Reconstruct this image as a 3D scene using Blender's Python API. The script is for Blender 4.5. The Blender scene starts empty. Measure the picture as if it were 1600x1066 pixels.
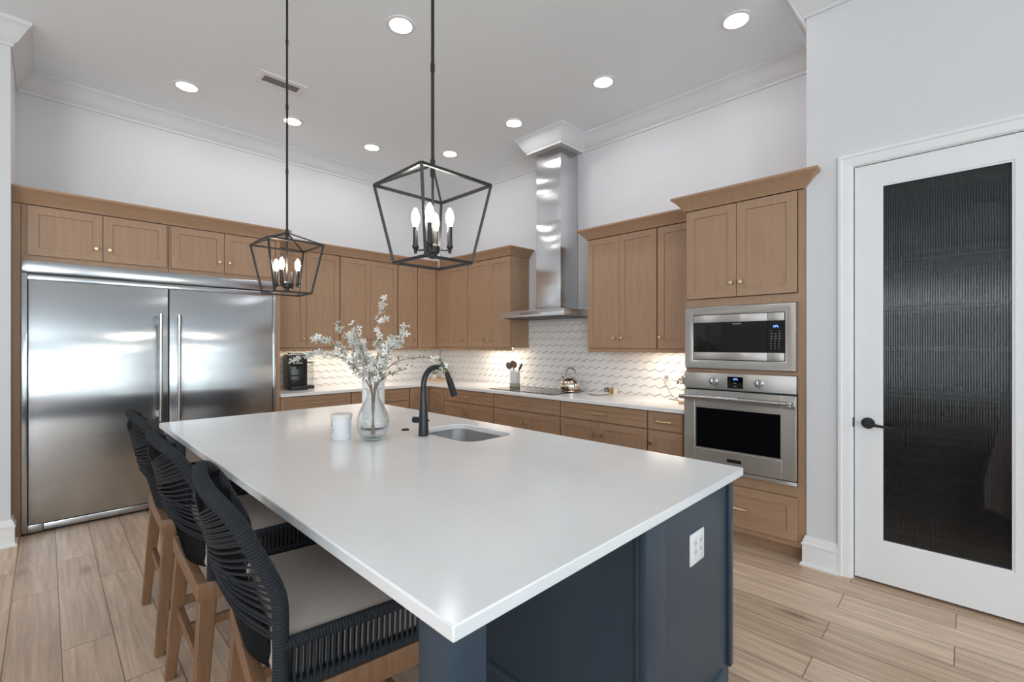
import bpy, bmesh, math, random
from mathutils import Vector, Matrix
random.seed(7)
PI = math.pi
R = math.radians
SC = bpy.context.scene
COL = SC.collection

# ---------------------------------------------------------------- camera
cam_d = bpy.data.cameras.new('camera')
cam_d.lens = 16.245; cam_d.sensor_width = 36.0; cam_d.shift_y = 0.0031
cam_d.clip_start = 0.05; cam_d.clip_end = 100
cam = bpy.data.objects.new('camera', cam_d); COL.objects.link(cam)
cam.location = (0, 0, 1.40); cam.rotation_euler = (PI/2, 0, R(-45.28))
SC.camera = cam

# ---------------------------------------------------------------- world, light, exposure
SC.view_settings.view_transform = 'Standard'
SC.view_settings.look = 'None'
SC.view_settings.gamma = 1.0
SC.view_settings.use_curve_mapping = False
SC.view_settings.exposure = 0.27
SC.cycles.use_denoising = True
SC.cycles.max_bounces = 10
SC.cycles.diffuse_bounces = 6
SC.cycles.glossy_bounces = 5
SC.cycles.transmission_bounces = 10
SC.cycles.sample_clamp_indirect = 6.0
SC.cycles.caustics_refractive = False
SC.cycles.caustics_reflective = False

def lin(c):
    return tuple(((v/255.0)/12.92 if v/255.0 <= 0.04045 else ((v/255.0+0.055)/1.055)**2.4) for v in c)

w = bpy.data.worlds.new('world'); SC.world = w; w.use_nodes = True
w.node_tree.nodes['Background'].inputs[0].default_value = (0.75, 0.86, 1.0, 1)
w.node_tree.nodes['Background'].inputs[1].default_value = 0.6

def area(name, loc, rot, sx, sy, power, color, spread=PI):
    d = bpy.data.lights.new(name, 'AREA'); d.shape = 'RECTANGLE'; d.size = sx; d.size_y = sy
    d.energy = power; d.color = color; d.spread = spread
    o = bpy.data.objects.new(name, d); COL.objects.link(o)
    o.location = loc; o.rotation_euler = rot
    return o
# daylight standing in the openings behind and to the left of the camera, one of them added
SKYC = (0.86, 0.94, 1.0); SKYL = (0.95, 0.975, 1.0)
area('window_sky', (-5.95, -1.6, 2.36), (0, R(-90), 0), 0.42, 6.4, 50, SKYL)
area('window_garden', (-5.95, -1.6, 1.27), (0, R(-100), 0), 1.7, 6.4, 50, SKYL)
area('added_ceiling_fill', (-4.4, -5.45, 1.75), (R(130), 0, 0), 2.6, 3.0, 285, SKYC)  # added lamp, tilted up to brighten the ceiling from an unseen window
area('door_daylight', (0.9, -5.45, 1.75), (R(90), 0, 0), 3.8, 3.0, 84, (0.88, 1.0, 0.98))

# ---------------------------------------------------------------- materials
def newmat(name):
    m = bpy.data.materials.new(name); m.use_nodes = True
    return m, m.node_tree.nodes, m.node_tree.links, m.node_tree.nodes['Principled BSDF']
def mat(name, rgb, rough=0.5, metal=0.0, **kw):
    m, n, l, b = newmat(name)
    b.inputs['Base Color'].default_value = (*lin(rgb), 1)
    b.inputs['Roughness'].default_value = rough
    b.inputs['Metallic'].default_value = metal
    for k, v in kw.items(): b.inputs[k.replace('_', ' ')].default_value = v
    return m
def add_noise(m, scale=(1, 1, 1), nscale=5, detail=4, a=0.9, bb=1.1, bump=0.0, target='col', coord='Object'):
    n = m.node_tree.nodes; l = m.node_tree.links; b = n['Principled BSDF']
    tc = n.new('ShaderNodeTexCoord'); mp = n.new('ShaderNodeMapping'); mp.inputs['Scale'].default_value = scale
    nz = n.new('ShaderNodeTexNoise'); nz.inputs['Scale'].default_value = nscale; nz.inputs['Detail'].default_value = detail
    l.new(tc.outputs[coord], mp.inputs[0]); l.new(mp.outputs[0], nz.inputs['Vector'])
    if target == 'col':
        base = b.inputs['Base Color'].default_value[:3]
        cr = n.new('ShaderNodeValToRGB')
        cr.color_ramp.elements[0].position = 0.3; cr.color_ramp.elements[1].position = 0.7
        cr.color_ramp.elements[0].color = (*[c*a for c in base], 1)
        cr.color_ramp.elements[1].color = (*[min(1, c*bb) for c in base], 1)
        l.new(nz.outputs[0], cr.inputs[0]); l.new(cr.outputs[0], b.inputs['Base Color'])
    if bump:
        bp = n.new('ShaderNodeBump'); bp.inputs['Strength'].default_value = bump; bp.inputs['Distance'].default_value = 0.004
        l.new(nz.outputs[0], bp.inputs['Height']); l.new(bp.outputs[0], b.inputs['Normal'])
    return m
def emit(name, rgb, s):
    m, n, l, b = newmat(name)
    b.inputs['Base Color'].default_value = (*lin(rgb), 1)
    b.inputs['Emission Color'].default_value = (*lin(rgb), 1)
    b.inputs['Emission Strength'].default_value = s
    return m

M_WALL = add_noise(mat('white_wall_paint', (216, 216, 218), 0.75), nscale=60, a=0.99, bb=1.01, bump=0.02)
M_CEIL = mat('white_ceiling_paint', (240, 247, 252), 0.9)
M_TRIM = mat('white_trim_paint', (232, 232, 233), 0.4)
M_WOOD = add_noise(mat('stained_maple', (167, 135, 108), 0.42), scale=(9, 9, 0.7), nscale=5, detail=6, a=0.93, bb=1.07)
M_WOODH = add_noise(mat('stained_maple_crossgrain', (167, 135, 108), 0.42), scale=(0.7, 9, 9), nscale=5, detail=6, a=0.93, bb=1.07)
M_WOODD = mat('dark_cabinet_gap', (60, 42, 30), 0.7)
M_BRASS = mat('champagne_brass', (222, 200, 160), 0.28, 1.0)
M_STEEL = mat('brushed_steel', (192, 195, 198), 0.20, 1.0, Anisotropic=0.97)
M_STEELV = mat('horizontally_brushed_steel', (208, 207, 205), 0.36, 1.0, Anisotropic=0.9, Anisotropic_Rotation=0.25)
M_STEELC = mat('lit_hood_steel', (216, 217, 218), 0.22, 1.0, Anisotropic=0.97)  # lighter copy of the brushed steel, standing in for a bright wall's reflection
M_SINK = mat('sink_steel', (212, 212, 212), 0.32, 1.0)
M_STEELH = mat('polished_steel', (186, 187, 189), 0.17, 1.0, Anisotropic=0.6)
M_CHROME = mat('chrome', (225, 215, 205), 0.06, 1.0)
M_QUARTZ = add_noise(mat('white_quartz', (240, 240, 240), 0.16), nscale=3.0, detail=8, a=0.965, bb=1.03)
M_BLACKGL = mat('black_glass', (8, 8, 9), 0.05)
M_NAVY = mat('slate_blue_paint', (54, 67, 80), 0.38)
M_BLACK = mat('matte_black_metal', (24, 24, 25), 0.42)
M_BLACKP = mat('black_plastic', (16, 16, 17), 0.35)
M_FAUCET = mat('matte_black_faucet', (26, 29, 34), 0.33)
M_WHITEP = mat('white_plastic', (236, 236, 234), 0.35)
M_CERAM = mat('white_ceramic', (232, 230, 227), 0.3)
M_ROPE = mat('charcoal_rope', (23, 27, 33), 0.8)
M_SHELL = add_noise(mat('charcoal_weave', (18, 21, 26), 0.9), scale=(1, 1, 1), nscale=180, detail=1, a=0.7, bb=1.25, bump=0.5)
M_TEAK = add_noise(mat('teak_leg', (126, 92, 64), 0.5), scale=(14, 14, 1.0), nscale=4, detail=6, a=0.78, bb=1.16)
M_CUSH = add_noise(mat('greige_cushion', (176, 167, 159), 0.85), nscale=300, detail=1, a=0.93, bb=1.05)
M_TILE = mat('white_glazed_tile', (240, 238, 235), 0.28)
M_GROUT = mat('grey_grout', (158, 156, 152), 0.8)
M_PAPER = add_noise(mat('white_paper', (238, 238, 238), 0.9), nscale=120, a=0.97, bb=1.02, bump=0.1)
M_PETAL = mat('white_petal', (250, 250, 247), 0.6)
def _petal():
    n = M_PETAL.node_tree.nodes; l = M_PETAL.node_tree.links
    tl = n.new('ShaderNodeBsdfTranslucent'); tl.inputs[0].default_value = (*lin((250, 250, 246)), 1)
    mx = n.new('ShaderNodeMixShader'); mx.inputs[0].default_value = 0.4
    l.new(n['Principled BSDF'].outputs[0], mx.inputs[1]); l.new(tl.outputs[0], mx.inputs[2]); l.new(mx.outputs[0], n['Material Output'].inputs[0])
_petal()
M_LEAF = mat('pale_green_leaf', (150, 160, 92), 0.6)
M_TWIG = mat('brown_twig', (140, 120, 100), 0.7)
M_CLOTH = mat('beige_cloth', (236, 208, 192), 0.9)
M_DARKW = mat('shade_darkened_pantry', (56, 56, 58), 0.8)  # dark colour stands in for the dimness of the unlit pantry
M_SHELF = mat('shade_darkened_shelf', (120, 122, 126), 0.6)  # toned down like the walls so the pantry looks unlit
M_LIGHTW = add_noise(mat('light_oak', (205, 168, 132), 0.5), scale=(2, 14, 14), nscale=4, a=0.9, bb=1.08)
M_CANL = emit('can_light_lens', (252, 252, 255), 62)
M_BULB = emit('bulb_glow', (255, 244, 226), 75)
M_BLUE = emit('blue_display_digits', (120, 160, 255), 1.6)
M_KEY = mat('grey_key_print', (150, 152, 156), 0.5)
M_DARKGREY = mat('dark_grey', (64, 64, 66), 0.5)
M_STRIP = emit('warm_led_strip', (255, 226, 184), 4.0)

def glass(name, rgb, rough=0.0, ior=1.45):
    m, n, l, b = newmat(name)
    b.inputs['Base Color'].default_value = (*lin(rgb), 1)
    b.inputs['Transmission Weight'].default_value = 1.0
    b.inputs['Roughness'].default_value = rough; b.inputs['IOR'].default_value = ior
    return m
def thin_glass(name, rgb, blend=0.22, rough=0.02):
    m, n, l, b = newmat(name)
    tr = n.new('ShaderNodeBsdfTransparent'); tr.inputs[0].default_value = (*lin(rgb), 1)
    gl = n.new('ShaderNodeBsdfGlossy'); gl.inputs['Roughness'].default_value = rough
    lw = n.new('ShaderNodeLayerWeight'); lw.inputs['Blend'].default_value = blend
    mx = n.new('ShaderNodeMixShader'); l.new(lw.outputs['Facing'], mx.inputs[0]); l.new(tr.outputs[0], mx.inputs[1]); l.new(gl.outputs[0], mx.inputs[2])
    l.new(mx.outputs[0], n['Material Output'].inputs[0]); return m
M_GLASS = thin_glass('clear_glass', (252, 253, 253))
M_GLASSG = thin_glass('green_glass', (196, 228, 214), 0.3)
M_FLUTE, _n, _l, _b = newmat('ribbed_glass')
def _flute():
    n, l = _n, _l; tint = (*lin((226, 229, 232)), 1)
    tr = n.new('ShaderNodeBsdfTransparent'); tr.inputs[0].default_value = tint
    rf = n.new('ShaderNodeBsdfRefraction'); rf.inputs[0].default_value = tint; rf.inputs['IOR'].default_value = 1.45; rf.inputs['Roughness'].default_value = 0.0
    gl = n.new('ShaderNodeBsdfGlossy'); gl.inputs['Roughness'].default_value = 0.13
    fr = n.new('ShaderNodeFresnel'); fr.inputs[0].default_value = 1.5
    m1 = n.new('ShaderNodeMixShader'); m1.inputs[0].default_value = 0.3; l.new(tr.outputs[0], m1.inputs[1]); l.new(rf.outputs[0], m1.inputs[2])
    m2 = n.new('ShaderNodeMixShader'); l.new(fr.outputs[0], m2.inputs[0]); l.new(m1.outputs[0], m2.inputs[1]); l.new(gl.outputs[0], m2.inputs[2])
    l.new(m2.outputs[0], n['Material Output'].inputs[0])
_flute()

def floor_mat():
    m, n, l, b = newmat('light_oak_planks')
    tc = n.new('ShaderNodeTexCoord'); sx = n.new('ShaderNodeSeparateXYZ'); cx = n.new('ShaderNodeCombineXYZ')
    l.new(tc.outputs['Object'], sx.inputs[0])
    ax = n.new('ShaderNodeMath'); ax.operation = 'ADD'; ax.inputs[1].default_value = 0.131 + 0.182*40
    ay = n.new('ShaderNodeMath'); ay.operation = 'ADD'; ay.inputs[1].default_value = 30.0
    l.new(sx.outputs['X'], ax.inputs[0]); l.new(sx.outputs['Y'], ay.inputs[0])
    l.new(ay.outputs[0], cx.inputs['X']); l.new(ax.outputs[0], cx.inputs['Y'])
    def brick(c1, c2, cm, mortar):
        br = n.new('ShaderNodeTexBrick'); l.new(cx.outputs[0], br.inputs['Vector'])
        br.offset = 0.37; br.offset_frequency = 2; br.squash = 1.0
        br.inputs['Scale'].default_value = 1.0; br.inputs['Mortar Size'].default_value = mortar
        br.inputs['Mortar Smooth'].default_value = 0.1; br.inputs['Bias'].default_value = 0.0
        br.inputs['Brick Width'].default_value = 1.22; br.inputs['Row Height'].default_value = 0.182
        br.inputs['Color1'].default_value = (*c1, 1); br.inputs['Color2'].default_value = (*c2, 1); br.inputs['Mortar'].default_value = (*cm, 1)
        return br
    br = brick(lin((240, 212, 186)), lin((208, 178, 152)), lin((140, 112, 90)), 0.0022)
    # grain
    mp = n.new('ShaderNodeMapping'); mp.inputs['Scale'].default_value = (15, 0.8, 1)
    l.new(tc.outputs['Object'], mp.inputs[0])
    idb = brick((0, 0, 0), (1, 1, 1), (0.5, 0.5, 0.5), 0.0)
    off = n.new('ShaderNodeVectorMath'); off.operation = 'MULTIPLY_ADD'; off.inputs[1].default_value = (17, 31, 5)
    l.new(idb.outputs['Color'], off.inputs[0]); l.new(mp.outputs[0], off.inputs[2])
    nz = n.new('ShaderNodeTexNoise'); nz.inputs['Scale'].default_value = 2.2; nz.inputs['Detail'].default_value = 7; nz.inputs['Roughness'].default_value = 0.62
    nz.inputs['Distortion'].default_value = 0.6
    l.new(off.outputs[0], nz.inputs['Vector'])
    cr = n.new('ShaderNodeValToRGB'); cr.color_ramp.elements[0].position = 0.3; cr.color_ramp.elements[1].position = 0.72
    cr.color_ramp.elements[0].color = (0.62, 0.60, 0.58, 1); cr.color_ramp.elements[1].color = (1.08, 1.08, 1.07, 1)
    l.new(nz.outputs[0], cr.inputs[0])
    mul = n.new('ShaderNodeMix'); mul.data_type = 'RGBA'; mul.blend_type = 'MULTIPLY'; mul.inputs[0].default_value = 1
    l.new(br.outputs['Color'], mul.inputs[6]); l.new(cr.outputs[0], mul.inputs[7])
    # knots
    mk = n.new('ShaderNodeMapping'); mk.inputs['Scale'].default_value = (4.2, 1.5, 1); l.new(tc.outputs['Object'], mk.inputs[0])
    vo = n.new('ShaderNodeTexVoronoi'); vo.inputs['Scale'].default_value = 1.0; l.new(mk.outputs[0], vo.inputs['Vector'])
    kr = n.new('ShaderNodeValToRGB'); kr.color_ramp.elements[0].position = 0.0; kr.color_ramp.elements[1].position = 0.17
    kr.color_ramp.elements[0].color = (0.36, 0.31, 0.28, 1); kr.color_ramp.elements[1].color = (1, 1, 1, 1)
    l.new(vo.outputs['Distance'], kr.inputs[0])
    m2 = n.new('ShaderNodeMix'); m2.data_type = 'RGBA'; m2.blend_type = 'MULTIPLY'; m2.inputs[0].default_value = 0.9
    l.new(mul.outputs[2], m2.inputs[6]); l.new(kr.outputs[0], m2.inputs[7])
    l.new(m2.outputs[2], b.inputs['Base Color'])
    b.inputs['Roughness'].default_value = 0.36
    return m
M_FLOOR = floor_mat()

# ---------------------------------------------------------------- mesh builder
class MB:
    def __init__(s): s.bm = bmesh.new()
    def _merge(s, t, smooth=False):
        for f in t.faces: f.smooth = smooth
        me = bpy.data.meshes.new('tmp'); t.to_mesh(me); t.free()
        s.bm.from_mesh(me); bpy.data.meshes.remove(me)
    def box(s, x0, x1, y0, y1, z0, z1, bev=0.0, seg=2):
        t = bmesh.new()
        bmesh.ops.create_cube(t, size=1.0)
        for v in t.verts:
            v.co = Vector(((x0+x1)/2 + v.co.x*(x1-x0), (y0+y1)/2 + v.co.y*(y1-y0), (z0+z1)/2 + v.co.z*(z1-z0)))
        if bev: bmesh.ops.bevel(t, geom=t.edges[:], offset=bev, segments=seg, affect='EDGES', profile=0.5)
        s._merge(t, bool(bev)); return s
    def quad(s, pts):
        t = bmesh.new(); t.faces.new([t.verts.new(p) for p in pts]); s._merge(t); return s
    def hexa(s, a, b):
        """solid between two quads a and b (lists of four points)"""
        t = bmesh.new(); va = [t.verts.new(p) for p in a]; vb = [t.verts.new(p) for p in b]
        t.faces.new(va[::-1]); t.faces.new(vb)
        for i in range(4): t.faces.new([va[i], va[(i+1) % 4], vb[(i+1) % 4], vb[i]])
        bmesh.ops.recalc_face_normals(t, faces=t.faces[:]); s._merge(t); return s
    def bar(s, p, q, w, h, up=(0, 0, 1), w2=None, h2=None):
        p = Vector(p); q = Vector(q); d = (q-p).normalized(); up = Vector(up)
        if abs(d.dot(up)) > 0.98: up = Vector((1, 0, 0))
        a = d.cross(up).normalized(); c = a.cross(d).normalized()
        w2 = w if w2 is None else w2; h2 = h if h2 is None else h2
        A = [p + a*i*w/2 + c*j*h/2 for i, j in ((-1, -1), (1, -1), (1, 1), (-1, 1))]
        B = [q + a*i*w2/2 + c*j*h2/2 for i, j in ((-1, -1), (1, -1), (1, 1), (-1, 1))]
        return s.hexa(A, B)
    def tube(s, pts, r, n=8, cap=True, closed=False):
        """r a number or a list of radii; pts a list of points"""
        t = bmesh.new(); P = [Vector(p) for p in pts]; N = len(P)
        rr = r if isinstance(r, (list, tuple)) else [r]*N
        prev = None; rings = []
        for i in range(N):
            if closed: d = (P[(i+1) % N]-P[i-1])
            else: d = P[min(i+1, N-1)]-P[max(i-1, 0)]
            d.normalize()
            if prev is None:
                u = Vector((0, 0, 1)) if abs(d.z) < 0.9 else Vector((1, 0, 0))
                a = d.cross(u).normalized()
            else:
                a = (prev - d*prev.dot(d)).normalized()
            prev = a; b = d.cross(a)
            rings.append([t.verts.new(P[i] + (a*math.cos(2*PI*k/n) + b*math.sin(2*PI*k/n))*rr[i]) for k in range(n)])
        for i in range(N if closed else N-1):
            A = rings[i]; B = rings[(i+1) % N]
            for k in range(n): t.faces.new([A[k], A[(k+1) % n], B[(k+1) % n], B[k]])
        if cap and not closed:
            t.faces.new(rings[0][::-1]); t.faces.new(rings[-1])
        bmesh.ops.recalc_face_normals(t, faces=t.faces[:]); s._merge(t, True); return s
    def cyl(s, p, q, r, n=20, r2=None):
        return s.tube([p, q], [r, r if r2 is None else r2], n)
    def lathe(s, prof, c=(0, 0, 0), n=28, axis='z', close=True):
        """prof list of (radius, height)"""
        t = bmesh.new(); rings = []
        for (r, h) in prof:
            ring = []
            if r < 1e-6:
                v = t.verts.new((0, 0, h)); ring = [v]*n
            else:
                for k in range(n):
                    ring.append(t.verts.new((r*math.cos(2*PI*k/n), r*math.sin(2*PI*k/n), h)))
            rings.append(ring)
        for A, B in zip(rings[:-1], rings[1:]):
            for k in range(n):
                q = [A[k], A[(k+1) % n], B[(k+1) % n], B[k]]
                u = []
                for v in q:
                    if v not in u: u.append(v)
                if len(u) > 2:
                    try: t.faces.new(u)
                    except ValueError: pass
        if close:
            for ring in (rings[0], rings[-1]):
                if ring[0] is not ring[1]:
                    t.faces.new(ring)
        bmesh.ops.recalc_face_normals(t, faces=t.faces[:])
        if axis == '-y':   # lathe axis pointing out of a face that looks towards -Y
            bmesh.ops.transform(t, matrix=Matrix.Rotation(R(90), 4, 'X'), verts=t.verts[:])
        if axis == 'x':
            bmesh.ops.transform(t, matrix=Matrix.Rotation(R(90), 4, 'Y'), verts=t.verts[:])
        bmesh.ops.translate(t, vec=Vector(c), verts=t.verts[:])
        s._merge(t, True); return s
    def poly(s, pts, z0, z1, holes=()):
        """horizontal slab with an outline (list of xy) and optional holes"""
        t = bmesh.new(); edges = []
        for loop in [pts] + list(holes):
            vs = [t.verts.new((x, y, z0)) for x, y in loop]
            for i in range(len(vs)): edges.append(t.edges.new([vs[i], vs[(i+1) % len(vs)]]))
        bmesh.ops.triangle_fill(t, use_beauty=True, use_dissolve=True, edges=edges)
        ex = bmesh.ops.extrude_face_region(t, geom=t.faces[:])
        bmesh.ops.translate(t, vec=(0, 0, z1-z0), verts=[g for g in ex['geom'] if isinstance(g, bmesh.types.BMVert)])
        bmesh.ops.recalc_face_normals(t, faces=t.faces[:]); s._merge(t); return s
    def sweep(s, path, prof, side=1, cap=True):
        """profile (offset, z) swept along a horizontal path [(x,y)], offset to the side (1: right of travel)"""
        t = bmesh.new(); P = [Vector((x, y)) for x, y in path]; N = len(P); rings = []
        for i in range(N):
            d0 = (P[i]-P[i-1]).normalized() if i > 0 else (P[1]-P[0]).normalized()
            d1 = (P[i+1]-P[i]).normalized() if i < N-1 else d0
            n0 = Vector((d0.y, -d0.x))*side; n1 = Vector((d1.y, -d1.x))*side
            m = (n0+n1)
            m = m/m.length; m = m/max(0.2, m.dot(n0))
            rings.append([t.verts.new((P[i].x+m.x*o, P[i].y+m.y*o, z)) for o, z in prof])
        K = len(prof)
        for A, B in zip(rings[:-1], rings[1:]):
            for k in range(K): t.faces.new([A[k], A[(k+1) % K], B[(k+1) % K], B[k]])
        if cap: t.faces.new(rings[0][::-1]); t.faces.new(rings[-1])
        bmesh.ops.recalc_face_normals(t, faces=t.faces[:]); s._merge(t, True); return s
    def build(s, name, m, parent=None, bev=0.0, sharp=35):
        me = bpy.data.meshes.new(name); s.bm.to_mesh(me); s.bm.free()
        me.set_sharp_from_angle(angle=R(sharp))
        for mm in (m if isinstance(m, (list, tuple)) else [m]): me.materials.append(mm)
        o = bpy.data.objects.new(name, me); COL.objects.link(o)
        if parent: o.parent = parent
        if bev:
            b = o.modifiers.new('bevel', 'BEVEL'); b.width = bev; b.segments = 2; b.limit_method = 'ANGLE'; b.angle_limit = R(50)
        return o

def tag(o, label, cat, group=None):
    o['label'] = label; o['category'] = cat
    if group: o['group'] = group
    return o
def thing(name, label, cat, loc=(0, 0, 0), rz=0.0, group=None):
    o = bpy.data.objects.new(name, None); COL.objects.link(o)
    o.empty_display_size = 0.1; o.location = loc; o.rotation_euler = (0, 0, rz)
    return tag(o, label, cat, group)
def struct(o): o['kind'] = 'structure'; return o
def children(o): return list(o.children)
def copy_tree(o, parent=None):
    c = o.copy(); COL.objects.link(c)
    if parent: c.parent = parent
    for ch in list(o.children): copy_tree(ch, c)
    return c
def catmull(pts, n=12, closed=False):
    P = [Vector(p) for p in pts]; N = len(P); out = []
    rng = range(N if closed else N-1)
    for i in rng:
        if closed: a, b, c, d = P[i-1], P[i], P[(i+1) % N], P[(i+2) % N]
        else: a, b, c, d = P[max(i-1, 0)], P[i], P[i+1], P[min(i+2, N-1)]
        for k in range(n):
            t = k/n
            out.append(0.5*((2*b) + (c-a)*t + (2*a-5*b+4*c-d)*t*t + (3*b-a-3*c+d)*t**3))
    if not closed: out.append(P[-1])
    return out
def resample(pts, step):
    P = [Vector(p) for p in pts]; out = [P[0]]; acc = 0
    for a, b in zip(P[:-1], P[1:]):
        L = (b-a).length; t = step-acc
        while t <= L:
            out.append(a+(b-a)*(t/L)); t += step
        acc = (acc+L) % step
    return out
def rrect(x0, x1, y0, y1, r, n=8):
    out = []
    for cx, cy, a0 in ((x1-r, y1-r, 0), (x0+r, y1-r, 90), (x0+r, y0+r, 180), (x1-r, y0+r, 270)):
        for k in range(n+1):
            a = R(a0 + 90*k/n); out.append((cx+r*math.cos(a), cy+r*math.sin(a)))
    return out

# ---------------------------------------------------------------- room shell
CEIL = 3.63
YA, XB, XD, YP, XP = 5.53, 4.09, 3.40, 4.73, -0.17     # wall planes
YR = 0.736                                             # return wall beside the tall cabinet
struct(MB().box(-6.2, 5.2, -5.7, 5.75, -0.1, 0.0).build('floor', M_FLOOR))
struct(MB().box(-6.2, 5.2, -5.7, 5.75, CEIL, CEIL+0.1).build('ceiling', M_CEIL))
struct(MB().box(XP-0.02, XB+0.2, YA, YA+0.15, 0, CEIL).build('wall_back', M_WALL))
struct(MB().box(XB, XB+0.15, YR-0.05, YA, 0, CEIL).build('wall_right', M_WALL))
struct(MB().box(-6.0, XP, YP, YP+0.8, 0, CEIL).build('wall_left_pier', M_WALL))
DY0, DY1, DH = -0.29, 0.497, 2.462                      # pantry door opening
struct(MB().box(XD, XD+0.10, DY1, YR, 0, CEIL).box(XD, XD+0.10, -5.5, DY0, 0, CEIL).box(XD, XD+0.10, DY0, DY1, DH, CEIL)
       .box(XD+0.10, XB+0.0, YR-0.10, YR, 0, CEIL).build('wall_pantry', M_WALL))
# pantry room behind the glass door
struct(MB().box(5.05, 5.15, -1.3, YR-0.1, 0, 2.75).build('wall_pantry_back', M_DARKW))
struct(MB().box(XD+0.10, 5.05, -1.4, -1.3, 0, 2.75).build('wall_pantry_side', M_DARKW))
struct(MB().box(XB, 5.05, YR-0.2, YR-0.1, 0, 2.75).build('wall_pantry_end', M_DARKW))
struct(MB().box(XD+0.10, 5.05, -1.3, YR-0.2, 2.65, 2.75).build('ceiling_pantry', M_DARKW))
# the walls out of view, with their openings
wm = MB()
wm.box(-6.15, -6.0, -5.5, -4.8, 0, CEIL).box(-6.15, -6.0, 1.6, YP+0.8, 0, CEIL).box(-6.15, -6.0, -4.8, 1.6, 2.7, CEIL).box(-6.15, -6.0, -4.8, 1.6, 0, 0.4)
struct(wm.build('wall_left', M_WALL))
wm = MB()
wm.box(-6.15, -5.7, -5.65, -5.5, 0, CEIL).box(2.8, 3.5, -5.65, -5.5, 0, CEIL).box(-3.1, -1.0, -5.65, -5.5, 0, CEIL)
for xa, xb in ((-5.7, -3.1), (-1.0, 2.8)): wm.box(xa, xb, -5.65, -5.5, 3.3, CEIL).box(xa, xb, -5.65, -5.5, 0, 0.2)
struct(wm.build('wall_front', M_WALL))
def window(name, x0, x1, y0, y1, along):
    m = MB(); k = 5
    if along == 'y':
        for i in range(k): 
            y = y0 + (y1-y0)*i/(k-1); m.box(x0, x1, y-0.035, y+0.035, 0.4, 2.7)
        m.box(x0, x1, y0, y1, 0.4, 0.47).box(x0, x1, y0, y1, 2.63, 2.7).box(x0, x1, y0, y1, 2.0, 2.05)
    else:
        for i in range(k):
            x = x0 + (x1-x0)*i/(k-1); m.box(x-0.035, x+0.035, y0, y1, 0.2, 3.3)
        m.box(x0, x1, y0, y1, 0.2, 0.27).box(x0, x1, y0, y1, 3.23, 3.3).box(x0, x1, y0, y1, 2.45, 2.52)
    return struct(m.build(name, M_TRIM))
window('window_1', -5.94, -5.88, -4.8, 1.6, 'y')
window('window_added', -5.7, -3.1, -5.44, -5.38, 'x')  # unseen window, added to bring in fill light
window('window_3', -1.0, 2.8, -5.44, -5.38, 'x')

# crown moulding along the ceiling and baseboards
CROWN = [(0, CEIL-0.165), (0.012, CEIL-0.165), (0.016, CEIL-0.145), (0.035, CEIL-0.13), (0.055, CEIL-0.095), (0.08, CEIL-0.05), (0.095, CEIL-0.03), (0.105, CEIL-0.022), (0.108, CEIL), (0, CEIL)]
struct(MB().sweep([(-6.0, YP), (XP, YP), (XP, YA), (XB, YA), (XB, 3.43), (3.72, 3.43), (3.72, 2.98), (XB, 2.98), (XB, YR), (XD, YR), (XD, -5.5)], CROWN).build('trim_crown', mat('white_crown_paint', (218, 219, 221), 0.6)))
BASE = [(0, 0), (0.032, 0), (0.032, 0.012), (0.02, 0.022), (0.02, 0.125), (0.024, 0.13), (0.024, 0.142), (0.016, 0.15), (0.016, 0.162), (0.010, 0.172), (0.008, 0.185), (0, 0.187)]
struct(MB().sweep([(-6.0, YP), (XP, YP), (XP, YP+0.12)], BASE).build('baseboard_left', M_TRIM))
struct(MB().sweep([(XD+0.03, YR), (XD, YR), (XD, DY1+0.07)], BASE).build('baseboard_right', M_TRIM))
struct(MB().sweep([(XD, DY0-0.07), (XD, -5.5)], BASE).build('baseboard_front', M_TRIM))

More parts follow.
